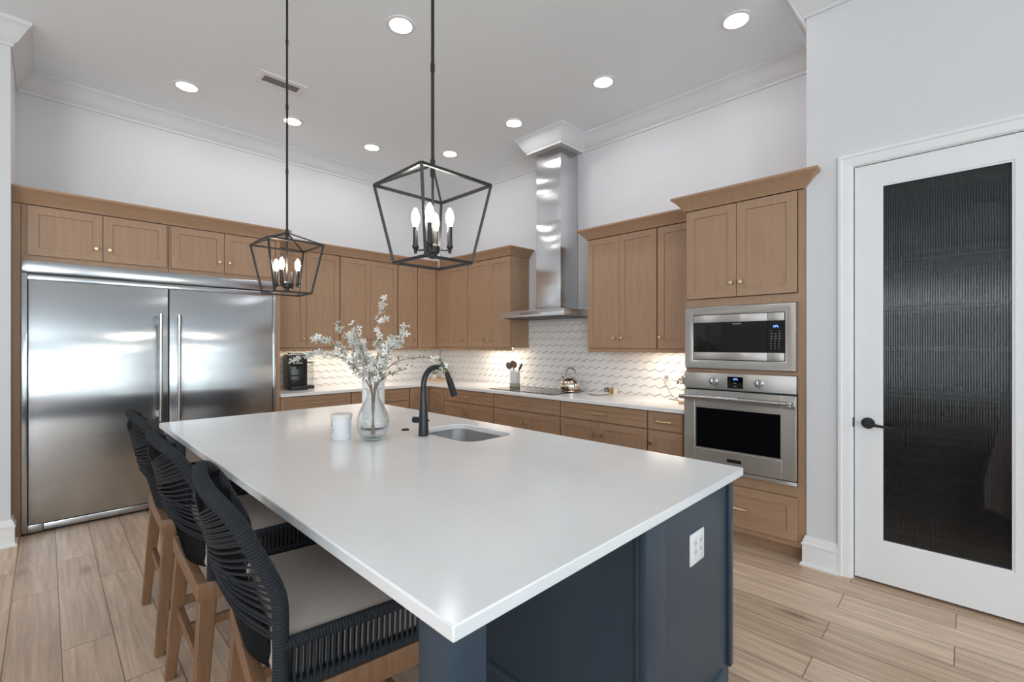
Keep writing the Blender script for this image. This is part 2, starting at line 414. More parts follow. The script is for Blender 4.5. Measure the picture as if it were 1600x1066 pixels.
# pantry door: casing, jamb, leaf, ribbed pane, lever
def pantry_door():
    cas = [(0, 0.0), (0.07, 0.0), (0.07, 0.022), (0.055, 0.024), (0.048, 0.017), (0.02, 0.014), (0.006, 0.012), (0, 0.008)]
    root = bpy.data.objects.new('door_1', None); COL.objects.link(root); root.location = (XD, DY1, 0); root.rotation_euler = (0, 0, R(-90)); struct(root)
    W = DY1-DY0
    m = MB()
    def casing(p, q, out, mitre0, mitre1):     # moulded board between two corners of the opening
        t = bmesh.new(); p = Vector(p); q = Vector(q); out = Vector(out); d = (q-p).normalized()
        A = [t.verts.new(p + out*o + Vector((0, -h, 0)) + d*(-o if mitre0 else 0)) for o, h in cas]
        B = [t.verts.new(q + out*o + Vector((0, -h, 0)) + d*(o if mitre1 else 0)) for o, h in cas]
        K = len(cas)
        for k in range(K): t.faces.new([A[k], A[(k+1) % K], B[(k+1) % K], B[k]])
        t.faces.new(A[::-1]); t.faces.new(B); bmesh.ops.recalc_face_normals(t, faces=t.faces[:]); m._merge(t)
    casing((0, 0, 0), (0, 0, DH), (-1, 0, 0), False, True)
    casing((0, 0, DH), (W, 0, DH), (0, 0, 1), True, True)
    casing((W, 0, 0), (W, 0, DH), (1, 0, 0), False, True)
    m.build('door_casing', M_TRIM, root)
    MB().box(0, 0.003, 0.0, 0.1, 0, DH).box(W-0.003, W, 0, 0.1, 0, DH).box(0.003, W-0.003, 0, 0.1, DH-0.004, DH).build('door_jamb', M_TRIM, root)
    u0, u1, g0, g1, z0, z1 = 0.008, W-0.008, 0.131, 0.659, 0.252, 2.327
    y0, y1 = 0.012, 0.052
    m = MB()
    m.box(u0, g0, y0, y1, 0.016, DH-0.008).box(g1, u1, y0, y1, 0.016, DH-0.008).box(g0, g1, y0, y1, 0.016, z0).box(g0, g1, y0, y1, z1, DH-0.008)
    leaf = m.build('door_leaf', M_TRIM, root)
    m = MB()
    for a, b, c, d in ((g0, g0+0.01, z0, z1), (g1-0.01, g1, z0, z1)): m.box(a, b, y0+0.004, y1-0.004, c, d)
    m.box(g0+0.01, g1-0.01, y0+0.004, y1-0.004, z0, z0+0.01).box(g0+0.01, g1-0.01, y0+0.004, y1-0.004, z1-0.01, z1)
    m.build('glazing_bead', M_TRIM, leaf)
    # ribbed glass: a fluted face to the kitchen, flat behind
    t = bmesh.new(); P0, P1 = g0+0.01, g1-0.01; nf = 48; sub = 6; fr = []; 
    for i in range(nf*sub+1):
        u = P0+(P1-P0)*i/(nf*sub); ph = (i % sub)/sub
        fr.append((u, 0.027-0.0028*math.sin(PI*ph)**0.8 if ph else 0.027))
    lo = [t.verts.new((u, y, z0+0.01)) for u, y in fr]; hi = [t.verts.new((u, y, z1-0.01)) for u, y in fr]
    bl = [t.verts.new((u, 0.034, z0+0.01)) for u in (P0, P1)]; bh = [t.verts.new((u, 0.034, z1-0.01)) for u in (P0, P1)]
    for i in range(len(fr)-1): t.faces.new([lo[i], lo[i+1], hi[i+1], hi[i]])
    t.faces.new([bl[1], bl[0], bh[0], bh[1]])
    t.faces.new([bl[0], lo[0], hi[0], bh[0]]); t.faces.new([lo[-1], bl[1], bh[1], hi[-1]])
    t.faces.new(lo[::-1]+[bl[0], bl[1]]); t.faces.new(hi+[bh[1], bh[0]])
    bmesh.ops.recalc_face_normals(t, faces=t.faces[:])
    m = MB(); m._merge(t, True); m.build('ribbed_glass_pane', M_FLUTE, leaf, sharp=60)
    # lever set
    m = MB().lathe([(0, 0), (0.033, 0), (0.033, 0.006), (0.028, 0.012), (0, 0.014)], (0.072, y0, 0.935), axis='-y')
    m.lathe([(0.012, 0), (0.012, 0.05), (0.009, 0.055), (0, 0.056)], (0.072, y0-0.01, 0.935), axis='-y')
    m.tube([(0.066, y0-0.056, 0.935), (0.10, y0-0.058, 0.933), (0.15, y0-0.056, 0.927), (0.185, y0-0.052, 0.925)], [0.011, 0.009, 0.008, 0.007], 10)
    h = m.build('door_lever', M_BLACK, leaf)
    MB().box(-0.004, 0.0055, -0.004, 0.006, 0.907, 0.963, 0.002).build('strike_plate', M_BLACK, root)
pantry_door()

# unseen dark rug added behind the camera to darken the refrigerator door reflections
tag(MB().box(-3.2, 2.3, -4.9, 0.1, 0.0, 0.012, 0.004).build('added_rug', mat('navy_rug', (44, 54, 70), 0.95)), 'unseen dark blue rug added to darken the lower refrigerator door reflections', 'rug')
# pantry contents seen dimly through the glass
for k, z in enumerate((0.42, 0.74, 1.02, 1.38, 1.72, 2.06)):
    o = MB().box(4.68, 5.05, -1.28, 0.52, z-0.03, z).build('pantry_shelf', M_SHELF)
    tag(o, ['lowest pantry shelf behind the ribbed glass', 'second pantry shelf from the floor behind ribbed glass', 'third pantry shelf from the floor behind ribbed glass',
            'fourth pantry shelf from the floor, behind ribbed glass', 'fifth pantry shelf from the floor, behind ribbed glass', 'topmost pantry shelf behind the ribbed glass'][k], 'shelf', 'pantry shelves')
def hanging_cloth():
    t = bmesh.new(); nx, nz = 14, 16; X0 = 3.515; rows = []
    for j in range(nz+1):
        v = j/nz; z = 1.24 - v*0.71
        half = 0.035 + 0.105*min(1, v*1.25)
        row = []
        for i in range(nx+1):
            s = i/nx*2-1
            zz = z - (0.06*(1-abs(s)) if j > nz-3 else 0)
            row.append(t.verts.new((X0+0.015*math.cos(s*9)+0.01*v, -0.195 + s*half, zz)))
        rows.append(row)
    for A, B in zip(rows[:-1], rows[1:]):
        for i in range(nx): t.faces.new([A[i], A[i+1], B[i+1], B[i]])
    r = bmesh.ops.solidify(t, geom=t.faces[:], thickness=0.012)
    m = MB(); m._merge(t, True); m.cyl((X0+0.005, -0.195, 1.225), (X0+0.005, -0.195, 1.31), 0.006, 8)
    tag(m.build('hanging_apron', M_CLOTH), 'pale beige cloth hanging behind the ribbed pantry glass', 'cloth')
hanging_cloth()

# ---------------------------------------------------------------- cabinet kit (local frame: x along the front, y into the wall, z up)
def shaker(u0, u1, z0, z1, th=0.02, rail=0.058, rec=0.008):
    """one door or drawer front with a recessed panel; face at y=0"""
    m = MB(); t = bmesh.new()
    def ring(a, b, c, d, y): return [t.verts.new((a, y, c)), t.verts.new((b, y, c)), t.verts.new((b, y, d)), t.verts.new((a, y, d))]
    e = 0.0018
    o0 = ring(u0, u1, z0, z1, th); o1 = ring(u0, u1, z0, z1, e); o2 = ring(u0+e, u1-e, z0+e, z1-e, 0)
    r1 = ring(u0+rail, u1-rail, z0+rail, z1-rail, 0); r2 = ring(u0+rail+0.002, u1-rail-0.002, z0+rail+0.002, z1-rail-0.002, rec)
    def br(A, B):
        for k in range(4): t.faces.new([A[k], A[(k+1) % 4], B[(k+1) % 4], B[k]])
    br(o0, o1); br(o1, o2); br(o2, r1); br(r1, r2); t.faces.new(r2); t.faces.new(o0[::-1])
    bmesh.ops.recalc_face_normals(t, faces=t.faces[:]); m._merge(t)
    return m
def knob(u, z, parent):
    return MB().lathe([(0.0075, 0), (0.0075, 0.004), (0.0055, 0.007), (0.0055, 0.014), (0.0145, 0.018), (0.0155, 0.023), (0.013, 0.029), (0, 0.031)], (u, 0, z), n=18, axis='-y').build('knob', M_BRASS, parent)
def pull(u, z, parent, L=0.13):
    m = MB().tube([(u-L/2, -0.03, z), (u+L/2, -0.03, z)], 0.0058, 10)
    for s in (-1, 1): m.tube([(u+s*(L/2-0.014), 0, z), (u+s*(L/2-0.014), -0.03, z)], 0.005, 8)
    return m.build('handle', M_BRASS, parent)
def door(root, u0, u1, z0, z1, k=None):
    g = 0.0016
    o = shaker(u0+g, u1-g, z0+g, z1-g).build('door', M_WOOD, root)
    if k: knob(k[0], k[1], o)
    return o
def drawer(root, u0, u1, z0, z1, L=0.13, rail=0.045, hz=None):
    g = 0.0016
    o = shaker(u0+g, u1-g, z0+g, z1-g, rail=rail).build('drawer', M_WOODH, root)
    pull((u0+u1)/2, (z0+z1)/2 if hz is None else hz, o, L)
    return o
def carcass(root, u0, u1, z0, z1, y1, name='cabinet_box', toe=0.0, front=0.022):
    m = MB()
    m.box(u0+0.0006, u1-0.0006, front, y1, z0+toe, z1)
    if toe: m.box(u0+0.0006, u1-0.0006, 0.085, y1, z0, z0+toe)
    return m.build(name, M_WOOD, root)
CAB_CROWN = [(-0.03, 0), (0.006, 0), (0.010, 0.012), (0.022, 0.024), (0.040, 0.048), (0.060, 0.070), (0.074, 0.080), (0.080, 0.086), (0.080, 0.100), (-0.03, 0.100)]
def cprof(z, s=1.0): return [(o, z+h*s) for o, h in CAB_CROWN]
RB = R(-90)

# --- wall A: refrigerator bay (front plane y=4.89)
YF = 4.89
def panel(name, label, x0, x1, z1):
    return tag(MB().box(x0, x1, YF+0.005, YA, 0.0, z1).build(name, M_WOOD), label, 'cabinet panel')
panel('cabinet_end_panel', 'tall brown wood panel left of the refrigerators, beside the white pier', XP+0.002, -0.126, 2.424)
panel('cabinet_end_panel', 'tall brown wood panel between refrigerators and coffee machine counter', 1.610, 1.648, 2.424)
def fridge_upper(x0, x1, xs, label):
    r = thing('wall_cabinet', label, 'cabinet', (x0, YF-0.012, 2.018), 0, 'cabinets above the refrigerators')
    W = x1-x0
    carcass(r, 0, W, 0, 0.405, 0.62)
    c = xs-x0
    door(r, 0.012 if x0 > 0.5 else 0.03, c, 0.034, 0.400, (c-0.04, 0.132))
    door(r, c, W-0.012, 0.034, 0.400, (c+0.04, 0.132))
fridge_upper(-0.124, 0.745, 0.321, 'small two-door brown cabinet above the left refrigerator')
fridge_upper(0.747, 1.608, 1.160, 'small two-door brown cabinet above the right refrigerator')
tag(MB().sweep([(XP+0.002, YF-0.004), (1.650, YF-0.004), (1.650, 5.09)], cprof(2.426, 1.08), side=1).build('cabinet_crown_moulding', M_WOODH),
    'brown crown moulding running above the refrigerator cabinets', 'crown moulding', 'cabinet crown mouldings')

def fridge(x0, x1, hu, label):
    r = thing('refrigerator', label, 'refrigerator', (x0, YF, 0), 0)
    W = x1-x0
    MB().box(0, W, 0.035, 0.58, 0.07, 1.995).build('refrigerator_body', M_DARKGREY, r)
    d = MB().box(0.002, W-0.002, -0.012, 0.03, 0.075, 1.871, 0.004).build('door', M_STEEL, r)
    m = MB().tube([(hu, -0.075, 0.755), (hu, -0.075, 1.655)], 0.013, 16)
    h = m.build('handle', M_STEELH, d)
    for z in (0.755, 1.545):
        MB().cyl((hu, -0.075, z), (hu, -0.075, z+0.11), 0.0155, 16).box(hu-0.009, hu+0.009, -0.07, -0.012, z+0.03, z+0.08).build('handle_mount', M_STEELH, d)
fridge(-0.090, 0.742, 0.773, 'left stainless refrigerator with handle at its right edge')
fridge(0.747, 1.576, 0.063, 'right stainless refrigerator with handle at its left edge')
r = thing('refrigerator_trim', 'stainless trim frame with grille around the two refrigerators', 'refrigerator trim', (-0.124, YF, 0))
for xa, xb in ((0, 0.031), (1.703, 1.732)): MB().box(xa, xb, -0.004, 0.03, 0.018, 1.922, 0.002).build('side_trim', M_STEEL, r)
MB().box(0, 1.732, -0.006, 0.03, 1.926, 2.016, 0.003).build('top_grille', M_STEELH, r)
MB().box(0.033, 1.701, 0.004, 0.03, 1.874, 1.914, 0.002).build('lower_grille_bar', M_STEELH, r)
MB().box(0.033, 1.701, 0.012, 0.034, 1.908, 1.926).build('vent_slot', M_BLACKP, r)
MB().box(0.115, 1.62, -0.004, 0.03, 0.022, 0.068, 0.002).build('kick_plate', M_STEELH, r)
for xa, xb in ((0.033, 0.112), (1.622, 1.70)): MB().box(xa, xb, -0.008, 0.03, 0.018, 0.072, 0.002).build('corner_foot', M_STEEL, r)
MB().box(0.02, 1.71, 0.04, 0.06, 0.0, 0.069).build('plinth', M_BLACKP, r)

# --- wall cabinets
YU, XU = 5.185, 3.765
ZU0, ZU1 = 1.358, 2.42
def upper(label, loc, rz, W, doors, depth=0.34, rail=True, endL=False):
    r = thing('wall_cabinet', label, 'cabinet', (loc[0], loc[1], ZU0), rz, 'tall wall cabinets over the counter')
    H = ZU1-ZU0
    carcass(r, 0, W, 0, H+0.004, depth)
    for (a, b, ku) in doors: door(r, a, b, 0.004, H, (ku, 0.102) if ku is not None else None)
    MB().box(0.0006, W-0.0006, 0.012, 0.032, -0.034, 0.0).build('light_rail', M_WOODH, r)
    return r
dA = YA-YU-0.002
upper('two-door brown wall cabinet above the coffee machine', (1.651, YU), 0, 0.752, [(0.012, 0.371, 0.34), (0.371, 0.746, 0.40)], dA)
upper('two-door brown wall cabinet behind the flowers, right of coffee machine cabinet', (2.404, YU), 0, 0.763, [(0.006, 0.382, 0.35), (0.382, 0.758, 0.414)], dA)
upper('narrow one-door brown wall cabinet on the back wall beside the corner', (3.168, YU), 0, 0.298, [(0.006, 0.292, 0.26)], dA)
def corner_upper():
    r = thing('corner_wall_cabinet', 'brown corner wall cabinet with folding door where the two walls meet', 'cabinet', (3.467, YU, ZU0), 0, 'tall wall cabinets over the counter')
    H = ZU1-ZU0
    A = XU-3.467
    m = MB().poly([(0.001, 0.022), (A+0.022, 0.022), (A+0.022, -0.259), (XB-3.467-0.001, -0.259), (XB-3.467-0.001, dA), (0.001, dA)], 0, H+0.004)
    m.build('cabinet_box', M_WOOD, r)
    shaker(0.003, A-0.003, 0.004, H).build('door', M_WOOD, r)
    d = shaker(0.003, 0.256, 0.004, H)
    bmesh.ops.transform(d.bm, matrix=Matrix.Translation((A, 0.0, 0)) @ Matrix.Rotation(RB, 4, 'Z'), verts=d.bm.verts[:])
    dd = d.build('door', M_WOOD, r)
    k = MB().lathe([(0.0075, 0), (0.0075, 0.004), (0.0055, 0.007), (0.0055, 0.014), (0.0145, 0.018), (0.0155, 0.023), (0.013, 0.029), (0, 0.031)], (0, 0, 0), n=18, axis='-y')
    bmesh.ops.transform(k.bm, matrix=Matrix.Translation((A, -0.125, 0.112)) @ Matrix.Rotation(RB, 4, 'Z'), verts=k.bm.verts[:])
    k.build('knob', M_BRASS, dd)
    MB().poly([(0.001, 0.012), (A+0.012, 0.012), (A+0.012, -0.259), (A+0.032, -0.259), (A+0.032, 0.032), (0.001, 0.032)], -0.034, 0.0).build('light_rail', M_WOODH, r)
corner_upper()
dB = XB-XU-0.002
upper('narrow one-door brown wall cabinet on the hood wall beside the corner', (XU, 4.925), RB, 0.396, [(0.003, 0.393, 0.30)], dB)
upper('two-door brown wall cabinet just left of the range hood', (XU, 4.528), RB, 0.769, [(0.006, 0.391, 0.30), (0.391, 0.766, 0.412)], dB)
upper('two-door brown wall cabinet just right of the range hood', (XU, 2.683), RB, 0.738, [(0.003, 0.358, 0.312), (0.358, 0.733, 0.392)], dB)
upper('one-door brown wall cabinet tucked against the oven tower', (XU, 1.944), RB, 0.419, [(0.006, 0.419, 0.033)], dB)
tag(MB().sweep([(1.651, YU+0.002), (XU+0.002, YU+0.002), (XU+0.002, 3.757), (XB-0.001, 3.757)], cprof(ZU1+0.006, 0.95)).build('cabinet_crown_moulding', M_WOODH),
    'brown crown moulding wrapping the corner wall cabinets left of the hood', 'crown moulding', 'cabinet crown mouldings')
tag(MB().sweep([(XB-0.001, 2.685), (XU+0.002, 2.685), (XU+0.002, 1.527)], cprof(ZU1+0.006, 0.95)).build('cabinet_crown_moulding', M_WOODH),
    'brown crown moulding on the wall cabinets right of the hood', 'crown moulding', 'cabinet crown mouldings')
# warm strips behind the light rails
def strip(x0, x1, y0, y1, label):
    o = tag(MB().box(x0, x1, y0, y1, ZU0-0.012, ZU0-0.001).build('under_cabinet_light', M_STRIP), label, 'light')
    return o
SOFT = (1.0, 0.90, 0.76)
strip(1.80, 2.25, 5.26, 5.28, 'warm light strip under the cabinet above the coffee machine')
strip(2.55, 3.05, 5.26, 5.28, 'warm light strip under the cabinet behind the flowers')
strip(3.86, 3.88, 3.82, 4.45, 'warm light strip under the cabinet left of the hood')
strip(3.86, 3.88, 1.60, 2.20, 'warm light strip under the cabinet beside the oven tower')
area('strip_glow', (2.1, 5.30, ZU0-0.02), (0, 0, 0), 0.5, 0.03, 1.5, SOFT)
area('strip_glow', (2.85, 5.30, ZU0-0.02), (0, 0, 0), 0.5, 0.03, 1.6, SOFT)
area('strip_glow', (3.89, 4.15, ZU0-0.02), (0, 0, 0), 0.03, 0.6, 2.2, SOFT)
area('strip_glow', (3.89, 1.85, ZU0-0.02), (0, 0, 0), 0.03, 0.5, 2.2, SOFT)

# --- oven tower (front plane x=3.39)
XT = 3.39; YT = 1.522; TW = YT-YR-0.002
def oven_tower():
    r = thing('oven_tower_cabinet', 'tall brown cabinet housing microwave and oven, beside white pantry wall', 'cabinet', (XT, YT, 0), RB)
    D = XB-XT-0.002
    m = MB()
    m.box(0, 0.018, 0.041, D, 0.09, 2.392).box(TW-0.032, TW, 0.041, D, 0.09, 2.392).box(0.018, TW-0.032, D-0.02, D, 0.1, 2.392)
    for z in (0.09, 0.455, 1.199, 1.69, 2.374): m.box(0.018, TW-0.032, 0.041, D-0.02, z, z+0.018)
    m.box(0.0, TW, 0.095, 0.11, 0.0, 0.09)
    m.build('cabinet_box', M_WOOD, r)
    m = MB()
    for za, zb in ((1.675, 1.73), (1.195, 1.225), (0.41, 0.487), (0.09, 0.13)): m.box(0.006, 0.738, 0.02, 0.04, za, zb)
    m.box(0.738, TW, 0.02, 0.04, 0.09, 2.392).box(0, 0.006, 0.02, 0.04, 0.09, 2.392)
    m.build('face_frame', M_WOOD, r)
    door(r, 0.008, 0.366, 1.732, 2.388, (0.335, 1.832)); door(r, 0.366, 0.736, 1.732, 2.388, (0.400, 1.832))
    drawer(r, 0.008, 0.739, 0.128, 0.410, 0.14, 0.058, 0.262)
oven_tower()
tag(MB().sweep([(XB-0.001, YT+0.002), (XT+0.005, YT+0.002), (XT+0.005, 0.739), (XD-0.0005, 0.739)], cprof(2.394, 1.0)).build('cabinet_crown_moulding', M_WOODH),
    'brown crown moulding on top of the oven tower', 'crown moulding', 'cabinet crown mouldings')

def seg_text(m, u, z, h, n, y, wd=0.55, gap=0.9):
    """little letter-like strokes, too small to read"""
    for i in range(n):
        a = u+i*h*gap
        m.box(a, a+h*wd*0.3, y-0.0006, y, z, z+h)
        m.box(a, a+h*wd, y-0.0006, y, z+(h*0.8 if i % 2 else 0), z+(h if i % 2 else h*0.2))
        m.box(a, a+h*wd, y-0.0006, y, z+h*0.42, z+h*0.58)
def microwave():
    r = thing('microwave', 'built-in stainless microwave with black window above the oven', 'microwave', (XT, YT, 1.222), RB)
    z = lambda v: v-1.222
    MB().box(0.05, 0.69, 0.01, 0.46, z(1.25), z(1.65)).build('microwave_body', M_DARKGREY, r)
    # bowed trim frame
    t = bmesh.new()
    def ring(a, b, c, d, y): return [t.verts.new((a, y, c)), t.verts.new((b, y, c)), t.verts.new((b, y, d)), t.verts.new((a, y, d))]
    rs = [ring(0.004, 0.738, z(1.222), z(1.672), 0.018), ring(0.004, 0.738, z(1.222), z(1.672), -0.012), ring(0.010, 0.732, z(1.228), z(1.666), -0.020),
          ring(0.030, 0.708, z(1.248), z(1.648), -0.019), ring(0.058, 0.677, z(1.278), z(1.620), -0.006), ring(0.064, 0.671, z(1.284), z(1.614), -0.004), ring(0.064, 0.671, z(1.284), z(1.614), 0.018)]
    for A, B in zip(rs[:-1], rs[1:]):
        for k in range(4): t.faces.new([A[k], A[(k+1) % 4], B[(k+1) % 4], B[k]])
    bmesh.ops.recalc_face_normals(t, faces=t.faces[:]); m = MB(); m._merge(t, True); m.build('trim_frame', M_STEELV, r, sharp=50)
    MB().box(0.0645, 0.6705, 0.004, 0.009, z(1.2845), z(1.6135)).build('shadow_gap', M_BLACKP, r)
    d = MB().box(0.069, 0.565, -0.010, 0.004, z(1.556), z(1.609), 0.002).box(0.069, 0.565, -0.010, 0.004, z(1.289), z(1.342), 0.002).build('door', M_STEELV, r)
    MB().box(0.069, 0.565, -0.008, 0.004, z(1.342), z(1.556)).build('door_window', M_BLACKGL, d)
    m = MB(); seg_text(m, 0.345, z(1.538), 0.008, 8, -0.008); m.build('logo', M_WHITEP, d)
    c = MB().box(0.567, 0.666, -0.010, 0.004, z(1.556), z(1.609), 0.002).build('control_panel', M_STEELV, r)
    MB().box(0.567, 0.666, -0.010, 0.004, z(1.289), z(1.342), 0.002).build('door_button', M_STEELV, r)
    MB().box(0.567, 0.666, -0.008, 0.004, z(1.342), z(1.556)).build('control_glass', M_BLACKGL, c)
    m = MB(); seg_text(m, 0.602, z(1.512), 0.014, 3, -0.0082, 0.6, 0.75); m.build('display_digits', M_BLUE, c)
    m = MB()
    for i in range(8):
        for j in range(3):
            if i == 0 and j == 1: continue
            u = 0.584+j*0.024; zz = z(1.484)-i*0.0165
            m.box(u, u+(0.012 if i in (1, 2, 3) else 0.006), -0.0088, -0.008, zz, zz+0.004)
    m.build('keypad_print', M_KEY, c)
microwave()
def oven():
    r = thing('oven', 'built-in stainless wall oven with black glass door and two knobs', 'oven', (XT, YT, 0.487), RB)
    z = lambda v: v-0.487
    MB().box(0.03, 0.71, 0.008, 0.55, z(0.50), z(1.19)).build('oven_body', M_DARKGREY, r)
    c = MB().box(0.004, 0.738, -0.022, 0.018, z(1.078), z(1.194), 0.003).build('control_panel', M_STEELV, r)
    for u in (0.218, 0.517):
        m = MB().lathe([(0.028, 0), (0.028, 0.006), (0.024, 0.008), (0.0225, 0.03), (0.020, 0.034), (0, 0.034)], (u, -0.022, z(1.135)), axis='-y', n=28)
        m.box(u-0.005, u+0.005, -0.066, -0.05, z(1.113), z(1.157), 0.003)
        m.build('knob', M_STEELH, c)
        m = MB()
        for k in range(9):
            a = R(-120+30*k); m.box(u+0.036*math.sin(a)-0.0015, u+0.036*math.sin(a)+0.0015, -0.0227, -0.0218, z(1.135)+0.036*math.cos(a)-0.0015, z(1.135)+0.036*math.cos(a)+0.0015)
        m.build('knob_marks', M_DARKGREY, c)
    ds = MB().box(0.314, 0.418, -0.0235, -0.02, z(1.092), z(1.172)).build('display', M_BLACKGL, c)
    m = MB(); seg_text(m, 0.355, z(1.150), 0.013, 3, -0.0237, 0.6, 0.8); m.build('display_digits', M_BLUE, ds)
    m = MB().box(0.358, 0.374, -0.0241, -0.0235, z(1.127), z(1.131)).box(0.358, 0.374, -0.0241, -0.0235, z(1.105), z(1.109)); m.build('display_icons', M_KEY, ds)
    for za, zb in ((1.062, 1.080), (0.512, 0.520)): MB().box(0.006, 0.736, 0.0, 0.01, z(za), z(zb)).build('shadow_gap', M_BLACKP, r)
    d = MB()
    a0, a1, b0, b1 = 0.084, 0.656, 0.644, 0.948
    d.box(0.004, a0, -0.028, 0.0, z(0.520), z(1.066)).box(a1, 0.738, -0.028, 0.0, z(0.520), z(1.066)).box(a0, a1, -0.028, 0.0, z(0.520), z(b0)).box(a0, a1, -0.028, 0.0, z(b1), z(1.066))
    d = d.build('door', M_STEELV, r, bev=0.002)
    t = MB()
    for A, B, C, Dz in ((a0, a0+0.008, b0, b1), (a1-0.008, a1, b0, b1)): t.box(A, B, -0.026, -0.004, z(C), z(Dz))
    t.box(a0+0.008, a1-0.008, -0.026, -0.004, z(b0), z(b0+0.008)).box(a0+0.008, a1-0.008, -0.026, -0.004, z(b1-0.008), z(b1)).build('window_bezel', M_STEELV, d)
    MB().box(a0+0.008, a1-0.008, -0.018, -0.008, z(b0+0.008), z(b1-0.008)).build('door_window', M_BLACKGL, d)
    MB().tube([(-0.004, -0.083, z(1.018)), (0.730, -0.083, z(1.018))], 0.0165, 18).build('handle', M_STEELH, d)
    for u in (0.006, 0.700): MB().box(u, u+0.026, -0.099, -0.028, z(1.000), z(1.034), 0.003).build('handle_mount', M_STEELV, d)
    m = MB().box(0.313, 0.408, -0.0295, -0.028, z(0.574), z(0.596)); bd = m.build('badge', M_BLACKP, d)
    m = MB(); seg_text(m, 0.325, z(0.580), 0.009, 8, -0.0295); m.build('badge_print', M_DARKGREY, bd)
    MB().box(0.004, 0.738, -0.016, 0.018, z(0.488), z(0.511), 0.002).build('bottom_trim', M_STEELV, r)
oven()

# --- base cabinets
ZC = 0.90; CT = 0.032; ZB = ZC-CT
YBF, XBF = 4.898, 3.438
def base(label, loc, rz, W, depth, dr=True, doors=(), knobs=(), mi=0.004):
    r = thing('base_cabinet', label, 'cabinet', (loc[0], loc[1], 0), rz, 'base cabinets under the counter')
    carcass(r, 0, W, 0, ZB-0.002, depth, toe=0.1)
    zt = 0.715 if dr else ZB-0.006
    if dr: drawer(r, 0.004, W-mi, 0.715, ZB-0.008)
    for (a, b), k in zip(doors, knobs): door(r, a, b, 0.105, zt-0.006, (k, (0.60 if dr else 0.766)))
    return r
bA = YA-YBF-0.002; bB = XB-XBF-0.002
base('brown base cabinet under the coffee machine, against the refrigerator panel', (1.650, YBF), 0, 0.750, bA, True, [(0.004, 0.375), (0.375, 0.746)], [0.335, 0.415])
base('brown base cabinet behind the vase, right of the coffee machine cabinet', (2.402, YBF), 0, 0.752, bA, True, [(0.004, 0.376), (0.376, 0.748)], [0.336, 0.416])
def corner_base():
    r = thing('corner_base_cabinet', 'brown corner base cabinet with two angled doors seen behind the faucet', 'cabinet', (3.156, YBF, 0), 0, 'base cabinets under the counter')
    A = XBF-3.156; B = YBF-4.578
    for z0, z1, off in ((0.1, ZB-0.002, 0.022), (0, 0.1, 0.085)):
        o = MB().poly([(0.001, off), (A+off, off), (A+off, -B+0.001), (XB-3.156-0.002, -B+0.001), (XB-3.156-0.002, bA), (0.001, bA)], z0, z1).build('cabinet_box' if z0 else 'toe_kick', M_WOOD, r)
    shaker(0.004, A-0.003, 0.105, ZB-0.008).build('door', M_WOOD, r)
    d = shaker(0.003, B-0.004, 0.105, ZB-0.008)
    k = MB().lathe([(0.0075, 0), (0.0075, 0.004), (0.0055, 0.007), (0.0055, 0.014), (0.0145, 0.018), (0.0155, 0.023), (0.013, 0.029), (0, 0.031)], (0.225, 0, 0.766), n=18, axis='-y')
    T = Matrix.Translation((A, 0, 0)) @ Matrix.Rotation(RB, 4, 'Z')
    for q in (d, k): bmesh.ops.transform(q.bm, matrix=T, verts=q.bm.verts[:])
    dd = d.build('door', M_WOOD, r); k.build('knob', M_BRASS, dd)
corner_base()
base('brown base cabinet left of the cooktop, next to the corner cabinet', (XBF, 4.577), RB, 0.890, bB, True, [(0.004, 0.445), (0.445, 0.886)], [0.412, 0.478])
base('brown base cabinet directly below the cooktop', (XBF, 3.686), RB, 0.924, bB, True, [(0.004, 0.462), (0.462, 0.920)], [0.425, 0.500])
base('wide brown base cabinet right of the cooktop', (XBF, 2.761), RB, 0.901, bB, True, [(0.004, 0.426), (0.426, 0.897)], [0.386, 0.468])
base('narrow one-door brown base cabinet against the oven tower', (XBF, 1.859), RB, 0.336, bB, True, [(0.004, 0.300)], [0.035], mi=0.036)

# --- L-shaped countertop
arc = [(3.410-0.05+0.05*math.cos(R(a)), 4.870-0.05+0.05*math.sin(R(a))) for a in (0,)]
rr_ = 0.055
inner = [(3.410-rr_+0.0, 4.870)]
cc = (3.410-rr_, 4.870-rr_)
inner = [(cc[0]+rr_*math.sin(R(a)), cc[1]+rr_*math.cos(R(a))) for a in range(0, 91, 10)]
outl = [(1.650, 4.870)] + inner + [(3.410, 1.524), (XB-0.001, 1.524), (XB-0.001, YA-0.001), (1.650, YA-0.001)]
tag(MB().poly(outl, ZB, ZC).build('countertop', M_QUARTZ, bev=0.003), 'white quartz L-shaped countertop along the two kitchen walls', 'countertop')

